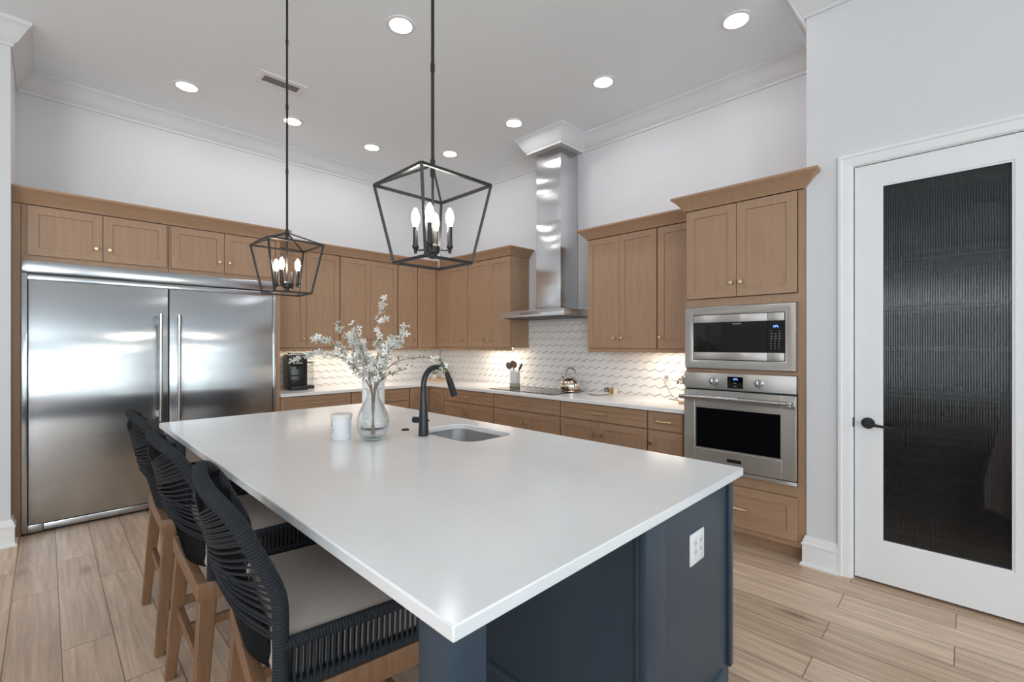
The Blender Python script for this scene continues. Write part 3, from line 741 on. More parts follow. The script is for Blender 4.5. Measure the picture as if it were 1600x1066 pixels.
# --- tiled backsplash
def backsplash(a0, a1, z0, z1, name, label, loc, rz):
    """relief tiles, local frame facing -Y; each hex leans out towards its lower point"""
    t = bmesh.new(); wx, pz = 0.104, 0.078; hh = 0.052
    bk = [t.verts.new((x, -0.002, z)) for x, z in ((a0, z0), (a1, z0), (a1, z1), (a0, z1))]; f = t.faces.new(bk); f.material_index = 1
    j = 0; z = z0-0.02
    e = 0.0062
    while z-hh < z1:
        x = a0 + (wx/2 if j % 2 else 0)
        while x-wx/2 < a1:
            pts = [(0, hh, -0.003), (wx/2, hh-0.026, -0.0035), (wx/2, -hh+0.026, -0.009), (0, -hh, -0.0120), (-wx/2, -hh+0.026, -0.009), (-wx/2, hh-0.026, -0.0035)]
            F = []; Bk = []
            for (px, pzz, py) in pts:
                qx = min(max(x+px, a0), a1); qz = min(max(z+pzz-(e if pzz > 0 else 0), z0), z1)
                F.append((qx, py, qz)); Bk.append((qx, -0.002, qz))
            if max(p[0] for p in F)-min(p[0] for p in F) > 0.004 and max(p[2] for p in F)-min(p[2] for p in F) > 0.004:
                vf = [t.verts.new(p) for p in F]; vb = [t.verts.new(p) for p in Bk]
                cx = sum(p[0] for p in F)/6; cz = sum(p[2] for p in F)/6
                c = t.verts.new((cx, -0.0082, cz))
                for k in range(6):
                    t.faces.new([vf[k], vf[(k+1) % 6], c]); t.faces.new([vb[k], vb[(k+1) % 6], vf[(k+1) % 6], vf[k]])
            x += wx
        z += pz; j += 1
    bmesh.ops.recalc_face_normals(t, faces=t.faces[:])
    m = MB()
    me = bpy.data.meshes.new('t'); t.to_mesh(me); t.free(); m.bm.from_mesh(me)
    o = m.build(name, [M_TILE, M_GROUT]); o.location = loc; o.rotation_euler = (0, 0, rz)
    return tag(o, label, 'backsplash')
backsplash(0, 2.405, ZC, ZU0, 'tile_backsplash', 'white wavy hexagon tile backsplash behind the coffee machine', (1.650, YA, 0), 0)
backsplash(0.02, YA-1.524, ZC, 1.800, 'tile_backsplash', 'white wavy hexagon tile backsplash behind cooktop and kettle', (XB, YA, 0), RB)

# --- range hood
def hood():
    r = thing('range_hood', 'stainless chimney range hood above the cooktop', 'range hood', (3.58, 3.726, 1.682), RB)
    W = 0.901; D = XB-3.58-0.014
    MB().box(0, W, 0, D, 0.006, 0.076, 0.002).build('hood_canopy', M_STEELC, r)
    MB().box(0.30, 0.60, -0.0015, 0.0, 0.03, 0.05).build('hood_controls', M_STEELH, r)
    MB().box(0.03, W-0.03, 0.03, D-0.02, 0.0, 0.006).build('hood_filter', M_DARKGREY, r)
    MB().box(0.353, 0.696, 0.20, XB-3.58-0.014, 0.076, 1.02, 0.001).box(0.358, 0.691, 0.205, XB-3.58-0.014, 1.02, 3.468-1.682, 0.001).build('hood_chimney', M_STEELC, r)
hood()
# box-out that carries the crown round the chimney
struct(MB().box(3.722, XB, 2.982, 3.428, 3.468, CEIL).build('trim_hood_box', M_WALL))

# --- cooktop
def cooktop():
    r = thing('cooktop', 'black glass cooktop set into the white counter below the hood', 'cooktop', (3.50, 3.83, ZC), RB)
    MB().poly(rrect(0, 0.93, 0, 0.52, 0.012, 4), 0.0, 0.006).build('glass_top', M_BLACKGL, r, bev=0.001)
    m = MB()
    for u, v, q in ((0.2, 0.14, 0.085), (0.2, 0.38, 0.075), (0.47, 0.26, 0.11), (0.74, 0.14, 0.075), (0.74, 0.38, 0.095)):
        m.tube([(u+q*math.cos(2*PI*k/40), v+q*math.sin(2*PI*k/40), 0.0062) for k in range(40)], 0.0006, 4, closed=True)
    m.build('burner_rings', M_DARKGREY, r)
cooktop()
def kettle():
    r = thing('kettle', 'shiny chrome kettle with arched handle standing on the cooktop', 'kettle', (3.87, 2.965, ZC+0.0062))
    MB().lathe([(0.0, 0), (0.098, 0), (0.104, 0.006), (0.104, 0.018), (0.102, 0.020), (0.107, 0.03), (0.112, 0.05), (0.110, 0.075), (0.098, 0.105), (0.075, 0.130), (0.048, 0.143), (0, 0.145)], n=40).build('kettle_body', M_CHROME, r)
    MB().lathe([(0.1045, 0.012), (0.1065, 0.014), (0.1065, 0.026), (0.1050, 0.028)], n=40, close=False).build('base_band', mat('copper_band', (130, 92, 62), 0.25, 1.0), r)
    MB().lathe([(0.05, 0.142), (0.046, 0.152), (0.02, 0.158), (0.008, 0.160), (0.008, 0.168), (0.015, 0.174), (0.013, 0.184), (0, 0.187)], n=24).build('lid', M_CHROME, r)
    dx, dy = 0.25, 0.968
    MB().tube([(dx*0.09, dy*0.09, 0.085), (dx*0.125, dy*0.125, 0.11), (dx*0.15, dy*0.15, 0.145)], [0.026, 0.02, 0.014], 14).build('spout', M_CHROME, r)
    pts = [(dx*s*0.085, dy*s*0.085, z) for s, z in ((1, 0.125), (1.02, 0.16), (0.85, 0.215), (0.4, 0.243), (-0.2, 0.243), (-0.7, 0.222), (-0.92, 0.19))]
    MB().tube(catmull(pts, 6), 0.0075, 10).build('handle', M_STEELH, r)
kettle()
# --- crock with utensils
def crock():
    x, y = 3.86, 3.775
    t = mat('sand_glaze', (196, 184, 164), 0.6)
    r = thing('utensil_crock', 'white ceramic utensil crock with sand-coloured foot on counter by cooktop', 'crock', (x, y, ZC))
    MB().lathe([(0.0, 0.048), (0.058, 0.048), (0.060, 0.05), (0.060, 0.178), (0.057, 0.18), (0.054, 0.178), (0.054, 0.055), (0, 0.055)], n=32).build('crock_body', M_CERAM, r)
    MB().lathe([(0, 0), (0.056, 0), (0.060, 0.006), (0.060, 0.0478), (0, 0.0478)], n=32).build('crock_foot', t, r)
    R_ = Vector((0.7037, -0.7105, 0)); F_ = Vector((0.7105, 0.7037, 0)); c = Vector((x, y, ZC))
    br = mat('walnut', (120, 84, 62), 0.5); gr = mat('grey_silicone', (96, 84, 80), 0.5)
    def ut(name, label, base, tip, ms, mh, hw, hl, tw=0.0):
        b = c + R_*base[0] + F_*base[1] + Vector((0, 0, 0.057)); e = c + R_*tip[0] + F_*tip[1] + Vector((0, 0, tip[2]))
        o = thing(name, label, 'utensil', tuple(b), 0, 'utensils in the crock')
        b0 = Vector((0, 0, 0)); e0 = e-b; d = e0.normalized()
        MB().tube([b0, e0], [0.005, 0.006], 8).build('shaft', ms, o)
        tt = bmesh.new(); bmesh.ops.create_uvsphere(tt, u_segments=14, v_segments=8, radius=1)
        a = d.cross(F_).normalized(); nn = a.cross(d)
        M = Matrix(((a.x*hw, nn.x*0.010, d.x*hl, 0), (a.y*hw, nn.y*0.010, d.y*hl, 0), (a.z*hw, nn.z*0.010, d.z*hl, 0), (0, 0, 0, 1)))
        bmesh.ops.transform(tt, matrix=Matrix.Translation(e0+d*hl*0.8) @ M, verts=tt.verts[:])
        m = MB(); m._merge(tt, True); m.build('head', mh, o)
    ut('serving_spoon', 'grey-brown serving spoon leaning left out of the crock', (0.015, 0.01), (-0.055, 0.0, 0.215), M_WHITEP, gr, 0.034, 0.045)
    ut('wooden_spoon', 'brown wooden spoon standing tallest in the crock', (0.0, 0.022), (-0.022, 0.02, 0.235), br, br, 0.032, 0.042)
    ut('slotted_turner', 'brown turner in the middle of the crock', (-0.02, -0.015), (-0.005, -0.01, 0.225), M_WHITEP, br, 0.026, 0.04)
    ut('spatula', 'narrow black spatula leaning right in the crock', (-0.01, 0.0), (0.052, 0.01, 0.2), M_BLACKP, M_BLACKP, 0.015, 0.045)
crock()
# --- jars, spoon rest, charger, outlet
cork = mat('amber_spice', (176, 150, 96), 0.6)
for k, (x, y, rr, h, mm, lb) in enumerate(((4.035, 2.638, 0.022, 0.055, M_GLASS, 'small clear jar with dark lid, leftmost of three by the backsplash'),
                                     (4.035, 2.585, 0.022, 0.062, M_GLASS, 'small amber-filled jar, middle of three by the backsplash'),
                                     (4.035, 2.535, 0.024, 0.062, M_CERAM, 'small cream jar, rightmost of three by the backsplash'))):
    r = thing('spice_jar', lb, 'jar', (x, y, ZC), 0, 'spice jars by the backsplash')
    MB().lathe([(0, 0), (rr, 0), (rr, h*0.75), (rr*0.85, h*0.82), (0, h*0.82)], n=20).build('jar_body', [M_KEY, cork, mat('cream_glaze', (234, 218, 196), 0.4)][k], r)
    MB().lathe([(rr*0.9, h*0.83), (rr*0.9, h), (0, h)], n=20).build('lid', [M_DARKGREY, M_BRASS, M_CERAM][k], r)
tag(MB().lathe([(0, 0.001), (0.07, 0.001), (0.105, 0.012), (0.110, 0.014), (0.107, 0.0165), (0.07, 0.006), (0, 0.005)], (3.87, 2.62, ZC), n=40).build('serving_plate', M_CERAM), 'low white plate on the counter between kettle and jars', 'plate')
def outlet(label, y, z, cat='outlet'):
    r = thing('wall_outlet', label, cat, (XB-0.0125, y, z), RB, 'outlets on the backsplash')
    MB().box(-0.036, 0.036, -0.006, 0.004, -0.058, 0.058, 0.002).build('cover_plate', M_WHITEP, r)
    for s in (-1, 1): MB().box(-0.017, 0.017, -0.0075, -0.006, s*0.026-0.014, s*0.026+0.014).build('receptacle', M_CERAM, r)
    return r
outlet('white wall outlet with grey plug near the oven tower', 2.00, 1.075)
outlet('white wall outlet on the backsplash right of the wooden tray', 5.12, 1.11)
def charger():
    r = thing('power_cord', 'thin grey cord running from outlet to counter by the oven tower', 'cord', (4.05, 2.0, 1.095))
    MB().box(-0.006, 0.02, -0.014, 0.014, -0.012, 0.014, 0.003).build('plug', M_KEY, r)
    pts = [(-0.006, 0.0, -0.002), (-0.03, 0.0, -0.05), (-0.035, -0.03, -0.10), (-0.06, -0.09, -0.16), (-0.10, -0.16, -0.189), (-0.13, -0.2, -0.1915), (-0.12, -0.14, -0.1915), (-0.07, -0.06, -0.1915), (-0.06, -0.10, -0.1915), (-0.16, -0.22, -0.1915)]
    MB().tube(catmull(pts, 8), 0.0028, 8).build('cable', mat('grey_cable', (150, 140, 130), 0.5), r)
    r = thing('table_lamp', 'small chrome-headed candle warmer lamp peeking out beside the oven tower', 'lamp', (3.80, 1.70, ZC))
    MB().lathe([(0, 0), (0.06, 0), (0.06, 0.014), (0.056, 0.018), (0, 0.018)], n=28).build('wood_base', M_LIGHTW, r)
    MB().tube([(0.05, -0.02, 0.018), (0.05, -0.02, 0.22), (0.035, 0.0, 0.245), (0.0, 0.02, 0.24)], 0.005, 10).build('post', M_CHROME, r)
    MB().lathe([(0.012, 0.235), (0.03, 0.22), (0.055, 0.165), (0.052, 0.165), (0.028, 0.216), (0.0, 0.228)], (0.0, 0.025, 0), n=28, close=False).build('lamp_shade', M_CHROME, r)
charger()
# --- tray, canister and cup in the corner
tag(MB().poly([(x, y) for x, y in rrect(3.70, 3.98, 5.18, 5.36, 0.03, 5)], ZC, ZC+0.03).build('wooden_tray', M_LIGHTW, bev=0.004), 'light wooden tray on the corner counter behind the faucet', 'tray')
r = thing('canister', 'white square canister standing on the wooden tray', 'canister', (3.93, 5.265, ZC+0.0302))
MB().box(-0.038, 0.038, -0.038, 0.038, 0, 0.15, 0.006).build('canister_body', M_CERAM, r); MB().box(-0.04, 0.04, -0.04, 0.04, 0.1502, 0.172, 0.005).build('lid', M_CERAM, r)
r = thing('small_planter', 'small white planter with green sprigs on the wooden tray', 'planter', (3.79, 5.27, ZC+0.0302))
MB().lathe([(0, 0), (0.03, 0), (0.038, 0.05), (0.034, 0.05), (0.03, 0.04), (0, 0.04)], n=20).build('pot', M_CERAM, r)
m = MB()
for k in range(14):
    a = k*2.4; q = 0.02+0.02*(k % 3); m.tube([(0.01*math.cos(a), 0.01*math.sin(a), 0.04), (q*math.cos(a), q*math.sin(a), 0.08+0.01*(k % 4))], [0.002, 0.006], 6)
m.build('foliage', mat('sage_green', (140, 156, 128), 0.7), r)

# --- coffee machine
def coffee():
    r = thing('coffee_machine', 'black coffee machine with clear water tank on the back counter', 'coffee machine', (1.945, 5.205, ZC), R(-8)); r.scale = (1.15, 1.1, 1.28)
    m = MB().box(-0.085, 0.085, 0.02, 0.26, 0.004, 0.30, 0.012).box(-0.07, 0.07, 0.0, 0.03, 0.20, 0.305, 0.008)
    m.build('machine_body', M_BLACKP, r)
    MB().box(-0.072, 0.072, -0.05, 0.03, 0.0, 0.03, 0.004).build('drip_tray', M_BLACK, r)
    MB().box(-0.06, 0.06, -0.046, 0.016, 0.030, 0.033).build('drip_grid', M_DARKGREY, r)
    MB().box(-0.062, 0.062, 0.008, 0.02, 0.035, 0.20).build('cup_recess', M_BLACKGL, r)
    MB().box(-0.06, 0.06, -0.03, 0.012, 0.118, 0.126, 0.002).build('cup_shelf', M_BLACK, r)
    MB().cyl((0, -0.005, 0.20), (0, -0.005, 0.175), 0.012, 14).build('spout', M_BLACK, r)
    MB().box(-0.055, 0.055, 0.05, 0.2, 0.302, 0.315, 0.004).build('lid', M_DARKGREY, r)
    m = MB(); 
    m.lathe([(0, 0), (0.006, 0), (0.006, 0.001), (0, 0.001)], (-0.038, 0.0, 0.228), axis='-y', n=14)
    seg_text(m, -0.026, 0.223, 0.012, 7, 0.0002, 0.6, 0.75); m.build('brand_print', M_WHITEP, r)
    tk = MB().box(0.095, 0.155, 0.08, 0.24, 0.03, 0.225, 0.006).build('water_tank', M_GLASS, r)
    MB().box(0.09, 0.16, 0.07, 0.25, 0.0, 0.028, 0.004).build('tank_base', M_BLACKP, r)
    MB().box(0.088, 0.162, 0.07, 0.25, 0.228, 0.236, 0.002).build('tank_lid', M_DARKGREY, r)
coffee()

# ---------------------------------------------------------------- island
IX0, IX1, IY0, IY1 = 0.508, 1.988, 0.650, 3.655
def island():
    r = thing('kitchen_island', 'slate blue kitchen island base with corner legs and end panel', 'kitchen island', (1.25, 2.15, 0))
    ox, oy = 1.25, 2.15
    def B(m, x0, x1, y0, y1, z0, z1, bev=0.0): return m.box(x0-ox, x1-ox, y0-oy, y1-oy, z0, z1, bev)
    zt = ZB-0.001
    t = 0.02
    m = MB(); B(m, 1.265, 1.285, 0.700, 3.60, 0.0, zt); B(m, 1.285, 1.93, 3.585, 3.605, 0.0, zt); B(m, 1.91, 1.93, 0.700, 3.585, 0.1, zt); B(m, 1.285, 1.91, 0.72, 3.585, 0.09, 0.11); B(m, 1.85, 1.865, 0.72, 3.585, 0.0, 0.09)
    m.build('island_body', M_NAVY, r)
    m = MB(); B(m, 1.285, 1.936, 0.690, 0.715, 0.0, zt); m.build('end_panel', M_NAVY, r)
    m = MB(); B(m, 1.245, 1.366, 0.676, 0.700, 0.0, zt, 0.002); B(m, 1.366, 1.384, 0.684, 0.692, 0.0, zt, 0.003); B(m, 1.245, 1.265, 0.700, 0.712, 0, zt); m.build('end_stile', M_NAVY, r)
    m = MB(); B(m, 1.915, 1.943, 0.674, 0.690, 0.115, zt, 0.003); B(m, 1.937, 1.945, 0.690, 1.30, 0.115, zt); m.build('corner_stile', M_NAVY, r)
    prof = [(0, 0), (0.018, 0), (0.018, 0.10), (0.012, 0.115), (0.006, 0.122), (0, 0.125)]
    m = MB().sweep([(1.870-ox, 0.6895-oy), (1.386-ox, 0.6895-oy)], prof, side=-1); m.build('plinth', M_NAVY, r)
    m = MB().sweep([(1.2645-ox, 0.81-oy), (1.2645-ox, 3.59-oy)], prof, side=-1); m.build('knee_wall_plinth', M_NAVY, r)
    for y in (0.690, 3.515):
        m = MB(); B(m, 0.527, 0.624, y, y+0.097, 0, zt, 0.002)
        lg = m.build('leg', M_NAVY, r)
        m = MB(); B(m, 0.519, 0.632, y-0.008, y+0.105, 0, 0.10, 0.004); m.build('leg_foot', M_NAVY, lg)
    m = MB(); B(m, 1.568, 1.682, 0.684, 0.690, 0.628, 0.738, 0.002); p = m.build('outlet_plate', M_WHITEP, r)
    for u in (1.604, 1.650):
        m = MB(); B(m, u-0.014, u+0.014, 0.6825, 0.6842, 0.650, 0.716); m.build('receptacle', M_CERAM, p)
    m = MB()
    for u in (1.604, 1.650):
        for z in (0.658, 0.688):
            B(m, u-0.006, u-0.004, 0.682, 0.6826, z+0.008, z+0.018); B(m, u+0.004, u+0.006, 0.682, 0.6826, z+0.008, z+0.018)
    m.build('receptacle_slots', M_DARKGREY, p)
island()
SX0, SX1, SY0, SY1 = 1.505, 1.845, 1.80, 2.29
tag(MB().poly([(IX0, IY0), (IX1, IY0), (IX1, IY1), (IX0, IY1)], ZB, ZC, [rrect(SX0, SX1, SY0, SY1, 0.085, 8)]).build('island_countertop', M_QUARTZ, bev=0.004),
    'large white quartz top on the slate blue island', 'countertop')
def sink():
    r = thing('sink', 'stainless undermount sink bowl set in the island top', 'sink', (1.675, 2.045, ZB-0.2))
    cx, cy = 1.675, 2.045
    t = bmesh.new(); rings = []
    for g, z in ((0.030, 0.1995), (0.004, 0.1995), (0.004, 0.19), (-0.004, 0.05), (-0.012, 0.022), (-0.04, 0.008), (-0.10, 0.004)):
        pts = rrect(SX0-g-cx, SX1+g-cx, SY0-g-cy, SY1+g-cy, max(0.03, 0.085+g*0.6), 8)
        rings.append([t.verts.new((x, y, z)) for x, y in pts])
    for A, B in zip(rings[:-1], rings[1:]):
        for k in range(len(A)): t.faces.new([A[k], A[(k+1) % len(A)], B[(k+1) % len(A)], B[k]])
    t.faces.new(rings[-1])
    bmesh.ops.recalc_face_normals(t, faces=t.faces[:])
    m = MB(); m._merge(t, True); o = m.build('bowl', M_SINK, r)
    s = o.modifiers.new('solid', 'SOLIDIFY'); s.thickness = 0.0015; s.offset = -1
    MB().lathe([(0, 0.0045), (0.055, 0.0045), (0.058, 0.007), (0.045, 0.008), (0.04, 0.005), (0, 0.005)], n=28).build('drain', M_STEELH, r)
sink()
def faucet():
    r = thing('faucet', 'matte black pull-down faucet standing beside the island sink', 'faucet', (1.452, 2.118, ZC))
    pr = [(0, 0), (0.027, 0), (0.0275, 0.004), (0.0265, 0.05), (0.0235, 0.12), (0.0205, 0.19), (0.0195, 0.20), (0.0185, 0.203), (0.0180, 0.255), (0, 0.255)]
    MB().lathe(pr, n=28).build('faucet_body', M_FAUCET, r)
    pts = [(0, 0, 0.25), (0.001, 0, 0.285), (0.012, 0, 0.325), (0.040, 0, 0.359), (0.080, 0, 0.372), (0.120, 0, 0.365), (0.152, 0, 0.340), (0.172, 0, 0.305)]
    MB().tube(catmull(pts, 6), 0.0150, 16).build('spout', M_FAUCET, r)
    sp = MB().tube([(0.170, 0, 0.308), (0.180, 0, 0.285), (0.196, 0, 0.245), (0.212, 0, 0.206)], [0.0155, 0.0185, 0.0195, 0.021], 18).build('spray_head', M_FAUCET, r)
    MB().tube([(0.178, -0.001, 0.270), (0.186, -0.001, 0.248)], [0.012, 0.012], 10).build('spray_collar', M_BLACK, sp)
    d = Vector((-0.45, 0.893, 0))
    lv = MB().cyl(Vector((0, 0, 0.085))+d*0.015, Vector((0, 0, 0.085))+d*0.062, 0.0175, 20).build('lever_hub', M_FAUCET, r)
    MB().cyl(Vector((0, 0, 0.085))-d*0.02, Vector((0, 0, 0.085))-d*0.034, 0.0055, 12).build('indicator_button', M_BLACK, r)
    MB().tube([Vector((0, 0, 0.085))+d*0.05, Vector((0.03, 0.0, 0.092))+d*0.054, Vector((0.075, 0.0, 0.1))+d*0.056], [0.006, 0.0055, 0.005], 10).build('lever', M_FAUCET, lv)
faucet()
tag(MB().lathe([(0, 0), (0.023, 0), (0.024, 0.003), (0.021, 0.006), (0.019, 0.0035), (0.012, 0.0035), (0.010, 0.006), (0, 0.006)], (1.475, 2.335, ZC), n=28).build('air_switch_button', M_BLACK), 'round black push button set in the island top left of the faucet', 'button')
def candle():
    r = thing('candle_jar', 'white frosted candle jar left of the vase', 'candle', (1.095, 2.345, ZC))
    MB().lathe([(0, 0), (0.043, 0), (0.0475, 0.004), (0.0505, 0.112), (0.0, 0.112)], n=36).build('jar', mat('frosted_white', (232, 234, 238), 0.35), r)
    MB().lathe([(0.0, 0.1122), (0.053, 0.1122), (0.0545, 0.116), (0.0545, 0.132), (0.052, 0.1345), (0, 0.1345)], n=36).build('lid', M_CERAM, r)
    m = MB()
    for k, (z, n) in enumerate(((0.092, 3), (0.082, 2), (0.074, 3), (0.055, 4), (0.042, 2))):
        for i in range(n):
            a = R(168+k*2+i*7); q = 0.0475+0.003*z/0.112+0.0022
            m.box(q*math.cos(a)-0.0015, q*math.cos(a)+0.0015, q*math.sin(a)-0.0018, q*math.sin(a)+0.0018, z, z+0.0035)
    m.build('label_print', M_KEY, r)
candle()
VX, VY = 1.205, 2.215
def vase():
    r = thing('glass_vase', 'clear teardrop glass vase with greenish foot holding the white branches', 'vase', (VX, VY, ZC))
    out = [(0.0, 0.001), (0.045, 0.001), (0.052, 0.004), (0.066, 0.025), (0.080, 0.058), (0.085, 0.085), (0.082, 0.115), (0.070, 0.150), (0.055, 0.180), (0.042, 0.203), (0.034, 0.222), (0.0305, 0.240), (0.031, 0.255), (0.036, 0.264), (0.0425, 0.268)]
    inn = [(max(0.0, q-0.0028), z+(0.012 if z < 0.01 else 0.0)) for q, z in out][::-1]
    inn[0] = (0.0415, 0.2695); inn[-1] = (0.0, 0.013)
    MB().lathe(out+inn, n=48, close=False).build('vase_body', M_GLASS, r, sharp=70)
    MB().lathe([(0.0, 0.0135), (0.036, 0.0135), (0.042, 0.016), (0.046, 0.022), (0.03, 0.024), (0.0, 0.024)], n=36).build('green_glass_foot', M_GLASSG, r)
vase()
def paper_towel():
    x, y = 1.373, 2.520
    r = thing('paper_towel_holder', 'black paper towel holder on the island behind the vase', 'paper towel holder', (x, y, ZC))
    MB().lathe([(0, 0), (0.072, 0), (0.074, 0.004), (0.072, 0.009), (0.0, 0.010)], n=36).build('base_plate', M_BLACK, r)
    MB().cyl((0, 0, 0.010), (0, 0, 0.292), 0.006, 12).build('rod', M_BLACK, r)
    MB().lathe([(0.018, 0.0), (0.064, 0.0), (0.064, 0.278), (0.018, 0.278), (0.018, 0.0)], n=44, close=False).build('paper_towel_roll', M_PAPER).location = (x, y, ZC+0.0102)
paper_towel()
tag(bpy.data.objects['paper_towel_roll'], 'white paper towel roll standing on its holder behind the vase', 'paper towel roll')

# flowering branches
RV = Vector((0.7037, -0.7105, 0)); FV = Vector((0.7105, 0.7037, 0)); ZV = Vector((0, 0, 1))
def blossom_mesh(k):
    rnd = random.Random(k); t = bmesh.new(); n = 4 if k < 3 else 5
    for i in range(n):
        a = 2*PI*i/n + rnd.uniform(-0.15, 0.15); L = rnd.uniform(0.017, 0.022); wd = rnd.uniform(0.0042, 0.0056)
        d = Vector((math.cos(a), math.sin(a), 0)); s = Vector((-d.y, d.x, 0)); lift = rnd.uniform(0.1, 0.55)
        P = []
        for (q, ww, h) in ((0.04, 0.3, 0), (0.4, 0.95, 0.12), (0.75, 1.0, 0.35), (1.0, 0.25, 0.62)):
            c = d*L*q + ZV*L*h*lift
            P.append((t.verts.new(c-s*wd*ww), t.verts.new(c+ZV*(-0.0008)), t.verts.new(c+s*wd*ww)))
        for A, B in zip(P[:-1], P[1:]):
            t.faces.new([A[0], A[1], B[1], B[0]]); t.faces.new([A[1], A[2], B[2], B[1]])
    bmesh.ops.solidify(t, geom=t.faces[:], thickness=0.0006)
    for f in t.faces: f.smooth = True
    me = bpy.data.meshes.new('blossom'); t.to_mesh(me); t.free(); me.materials.append(M_PETAL); return me
BLO = [blossom_mesh(k) for k in range(5)]
def leaf_mesh(k):
    t = bmesh.new(); L = 0.028+0.006*k; rows = []
    for q, ww in ((0, 0.1), (0.35, 0.9), (0.7, 0.75), (1, 0.05)):
        c = Vector((L*q, 0, -0.006*q*q)); rows.append((t.verts.new(c+Vector((0, -0.006*ww, 0.0015))), t.verts.new(c), t.verts.new(c+Vector((0, 0.006*ww, 0.0015)))))
    for A, B in zip(rows[:-1], rows[1:]):
        t.faces.new([A[0], A[1], B[1], B[0]]); t.faces.new([A[1], A[2], B[2], B[1]])
    bmesh.ops.solidify(t, geom=t.faces[:], thickness=0.0005)
    me = bpy.data.meshes.new('leaf'); t.to_mesh(me); t.free(); me.materials.append(M_LEAF); return me
LEA = [leaf_mesh(k) for k in range(3)]
def branch(idx, label, pts, nblo, nleaf, start=0.35, spread=0.036):
    """pts: (right, forward, height above counter) through which the twig runs, beginning inside the vase"""
    rnd = random.Random(100+idx)
    base = Vector((VX, VY, ZC))
    P = [RV*a + FV*b + ZV*c for a, b, c in pts]
    o0 = P[0]
    root = thing('flowering_branch', label, 'branch', tuple(base+o0), 0, 'white flowering branches in the vase')
    P = [p-o0 for p in P]
    C = catmull(P, 10)
    n = len(C)
    MB().tube(C, [0.0030*(1-0.6*i/n)+0.0006 for i in range(n)], 6).build('stem', M_TWIG, root)
    nblo = int(nblo*1.3); start = max(start, 0.47)
    tw = MB()
    for k in range(nblo):
        f = start + (1-start)*(k+rnd.random()*0.9)/nblo
        c = C[min(n-1, int(f*(n-1)))]
        dirv = Vector((rnd.uniform(-1, 1), rnd.uniform(-1, 1), rnd.uniform(-0.5, 1))).normalized()
        off = dirv*rnd.uniform(0.010, spread*1.6)*(1.2-0.65*f)
        tw.tube([c, c+off*0.55+Vector((0, 0, 0.003)), c+off], [0.0010, 0.0008, 0.0007], 4)
        b = bpy.data.objects.new('blossom', BLO[rnd.randrange(5)]); COL.objects.link(b); b.parent = root
        b.location = c+off
        face = (dirv*0.6 - FV*0.7 + ZV*0.25).normalized()
        b.rotation_euler = face.to_track_quat('Z', 'Y').to_euler(); b.rotation_euler.rotate_axis('Z', rnd.uniform(0, 6))
        s = rnd.uniform(0.85, 1.2); b.scale = (s, s, s)
    tw.build('side_twigs', M_TWIG, root)
    for k in range(int(nleaf*1.6)):
        f = start + (1-start)*rnd.random(); c = C[min(n-1, int(f*(n-1)))]
        b = bpy.data.objects.new('leaf', LEA[rnd.randrange(3)]); COL.objects.link(b); b.parent = root
        b.location = c; b.rotation_euler = (rnd.uniform(-0.6, 0.6), rnd.uniform(-1.0, 0.6), rnd.uniform(0, 6.28))
LIP = 0.272
def bp(lip, *rest): return [(lip[0]*-0.5, lip[1]*-0.5, 0.03), (lip[0]*0.2, lip[1]*0.2, 0.15), (lip[0], lip[1], LIP)] + list(rest)
branch(1, 'tallest white flowering branch, rising straight above the vase', bp((0.004, 0.01), (0.02, 0.02, 0.45), (0.035, 0.02, 0.60), (0.055, 0.01, 0.73)), 26, 4, 0.5)
branch(2, 'white flowering branch arching up to the right of the tallest', bp((0.014, 0.004), (0.07, -0.02, 0.42), (0.12, -0.03, 0.51), (0.185, -0.03, 0.59)), 22, 4, 0.4)
branch(3, 'white flowering branch reaching right, just below the upper right one', bp((0.016, -0.008), (0.06, -0.06, 0.40), (0.11, -0.08, 0.47), (0.17, -0.08, 0.53)), 22, 4, 0.35)
branch(4, 'white flowering branch leaning slightly left over the vase', bp((-0.004, -0.012), (-0.03, -0.04, 0.42), (-0.06, -0.05, 0.52), (-0.075, -0.05, 0.60)), 22, 4, 0.35)
branch(5, 'white flowering branch climbing to the upper left', bp((-0.013, 0.006), (-0.07, 0.02, 0.42), (-0.14, 0.03, 0.52), (-0.205, 0.03, 0.615)), 22, 5, 0.4)
branch(6, 'white flowering branch spreading left at mid height', bp((-0.016, -0.004), (-0.09, -0.05, 0.40), (-0.17, -0.07, 0.49), (-0.285, -0.07, 0.535)), 28, 5, 0.35)
branch(7, 'long low white branch drooping left in front of the coffee machine', bp((-0.018, 0.004), (-0.10, 0.03, 0.37), (-0.21, 0.05, 0.435), (-0.33, 0.05, 0.445), (-0.45, 0.05, 0.40)), 24, 7, 0.4, 0.022)
branch(8, 'short full white branch at the front centre of the bouquet', bp((0.0, -0.017), (-0.01, -0.07, 0.38), (-0.02, -0.09, 0.45), (-0.04, -0.10, 0.51)), 28, 4, 0.3)
branch(9, 'long thin green-leaved branch arching right over the faucet', bp((0.018, 0.006), (0.09, 0.02, 0.39), (0.19, 0.03, 0.425), (0.30, 0.03, 0.425), (0.36, 0.02, 0.40), (0.375, 0.02, 0.34)), 10, 14, 0.45, 0.012)
branch(10, 'short leafy branch reaching low right beside the paper towels', bp((0.017, 0.0), (0.06, 0.02, 0.33), (0.12, 0.03, 0.355), (0.19, 0.03, 0.375)), 5, 9, 0.4, 0.012)
branch(11, 'full white branch in the middle right of the bouquet', bp((0.008, 0.014), (0.03, 0.05, 0.40), (0.05, 0.07, 0.47), (0.08, 0.07, 0.54)), 28, 4, 0.3)
branch(12, 'full white branch in the middle left of the bouquet', bp((-0.010, 0.012), (-0.05, 0.05, 0.40), (-0.09, 0.07, 0.47), (-0.125, 0.07, 0.535)), 28, 4, 0.3)

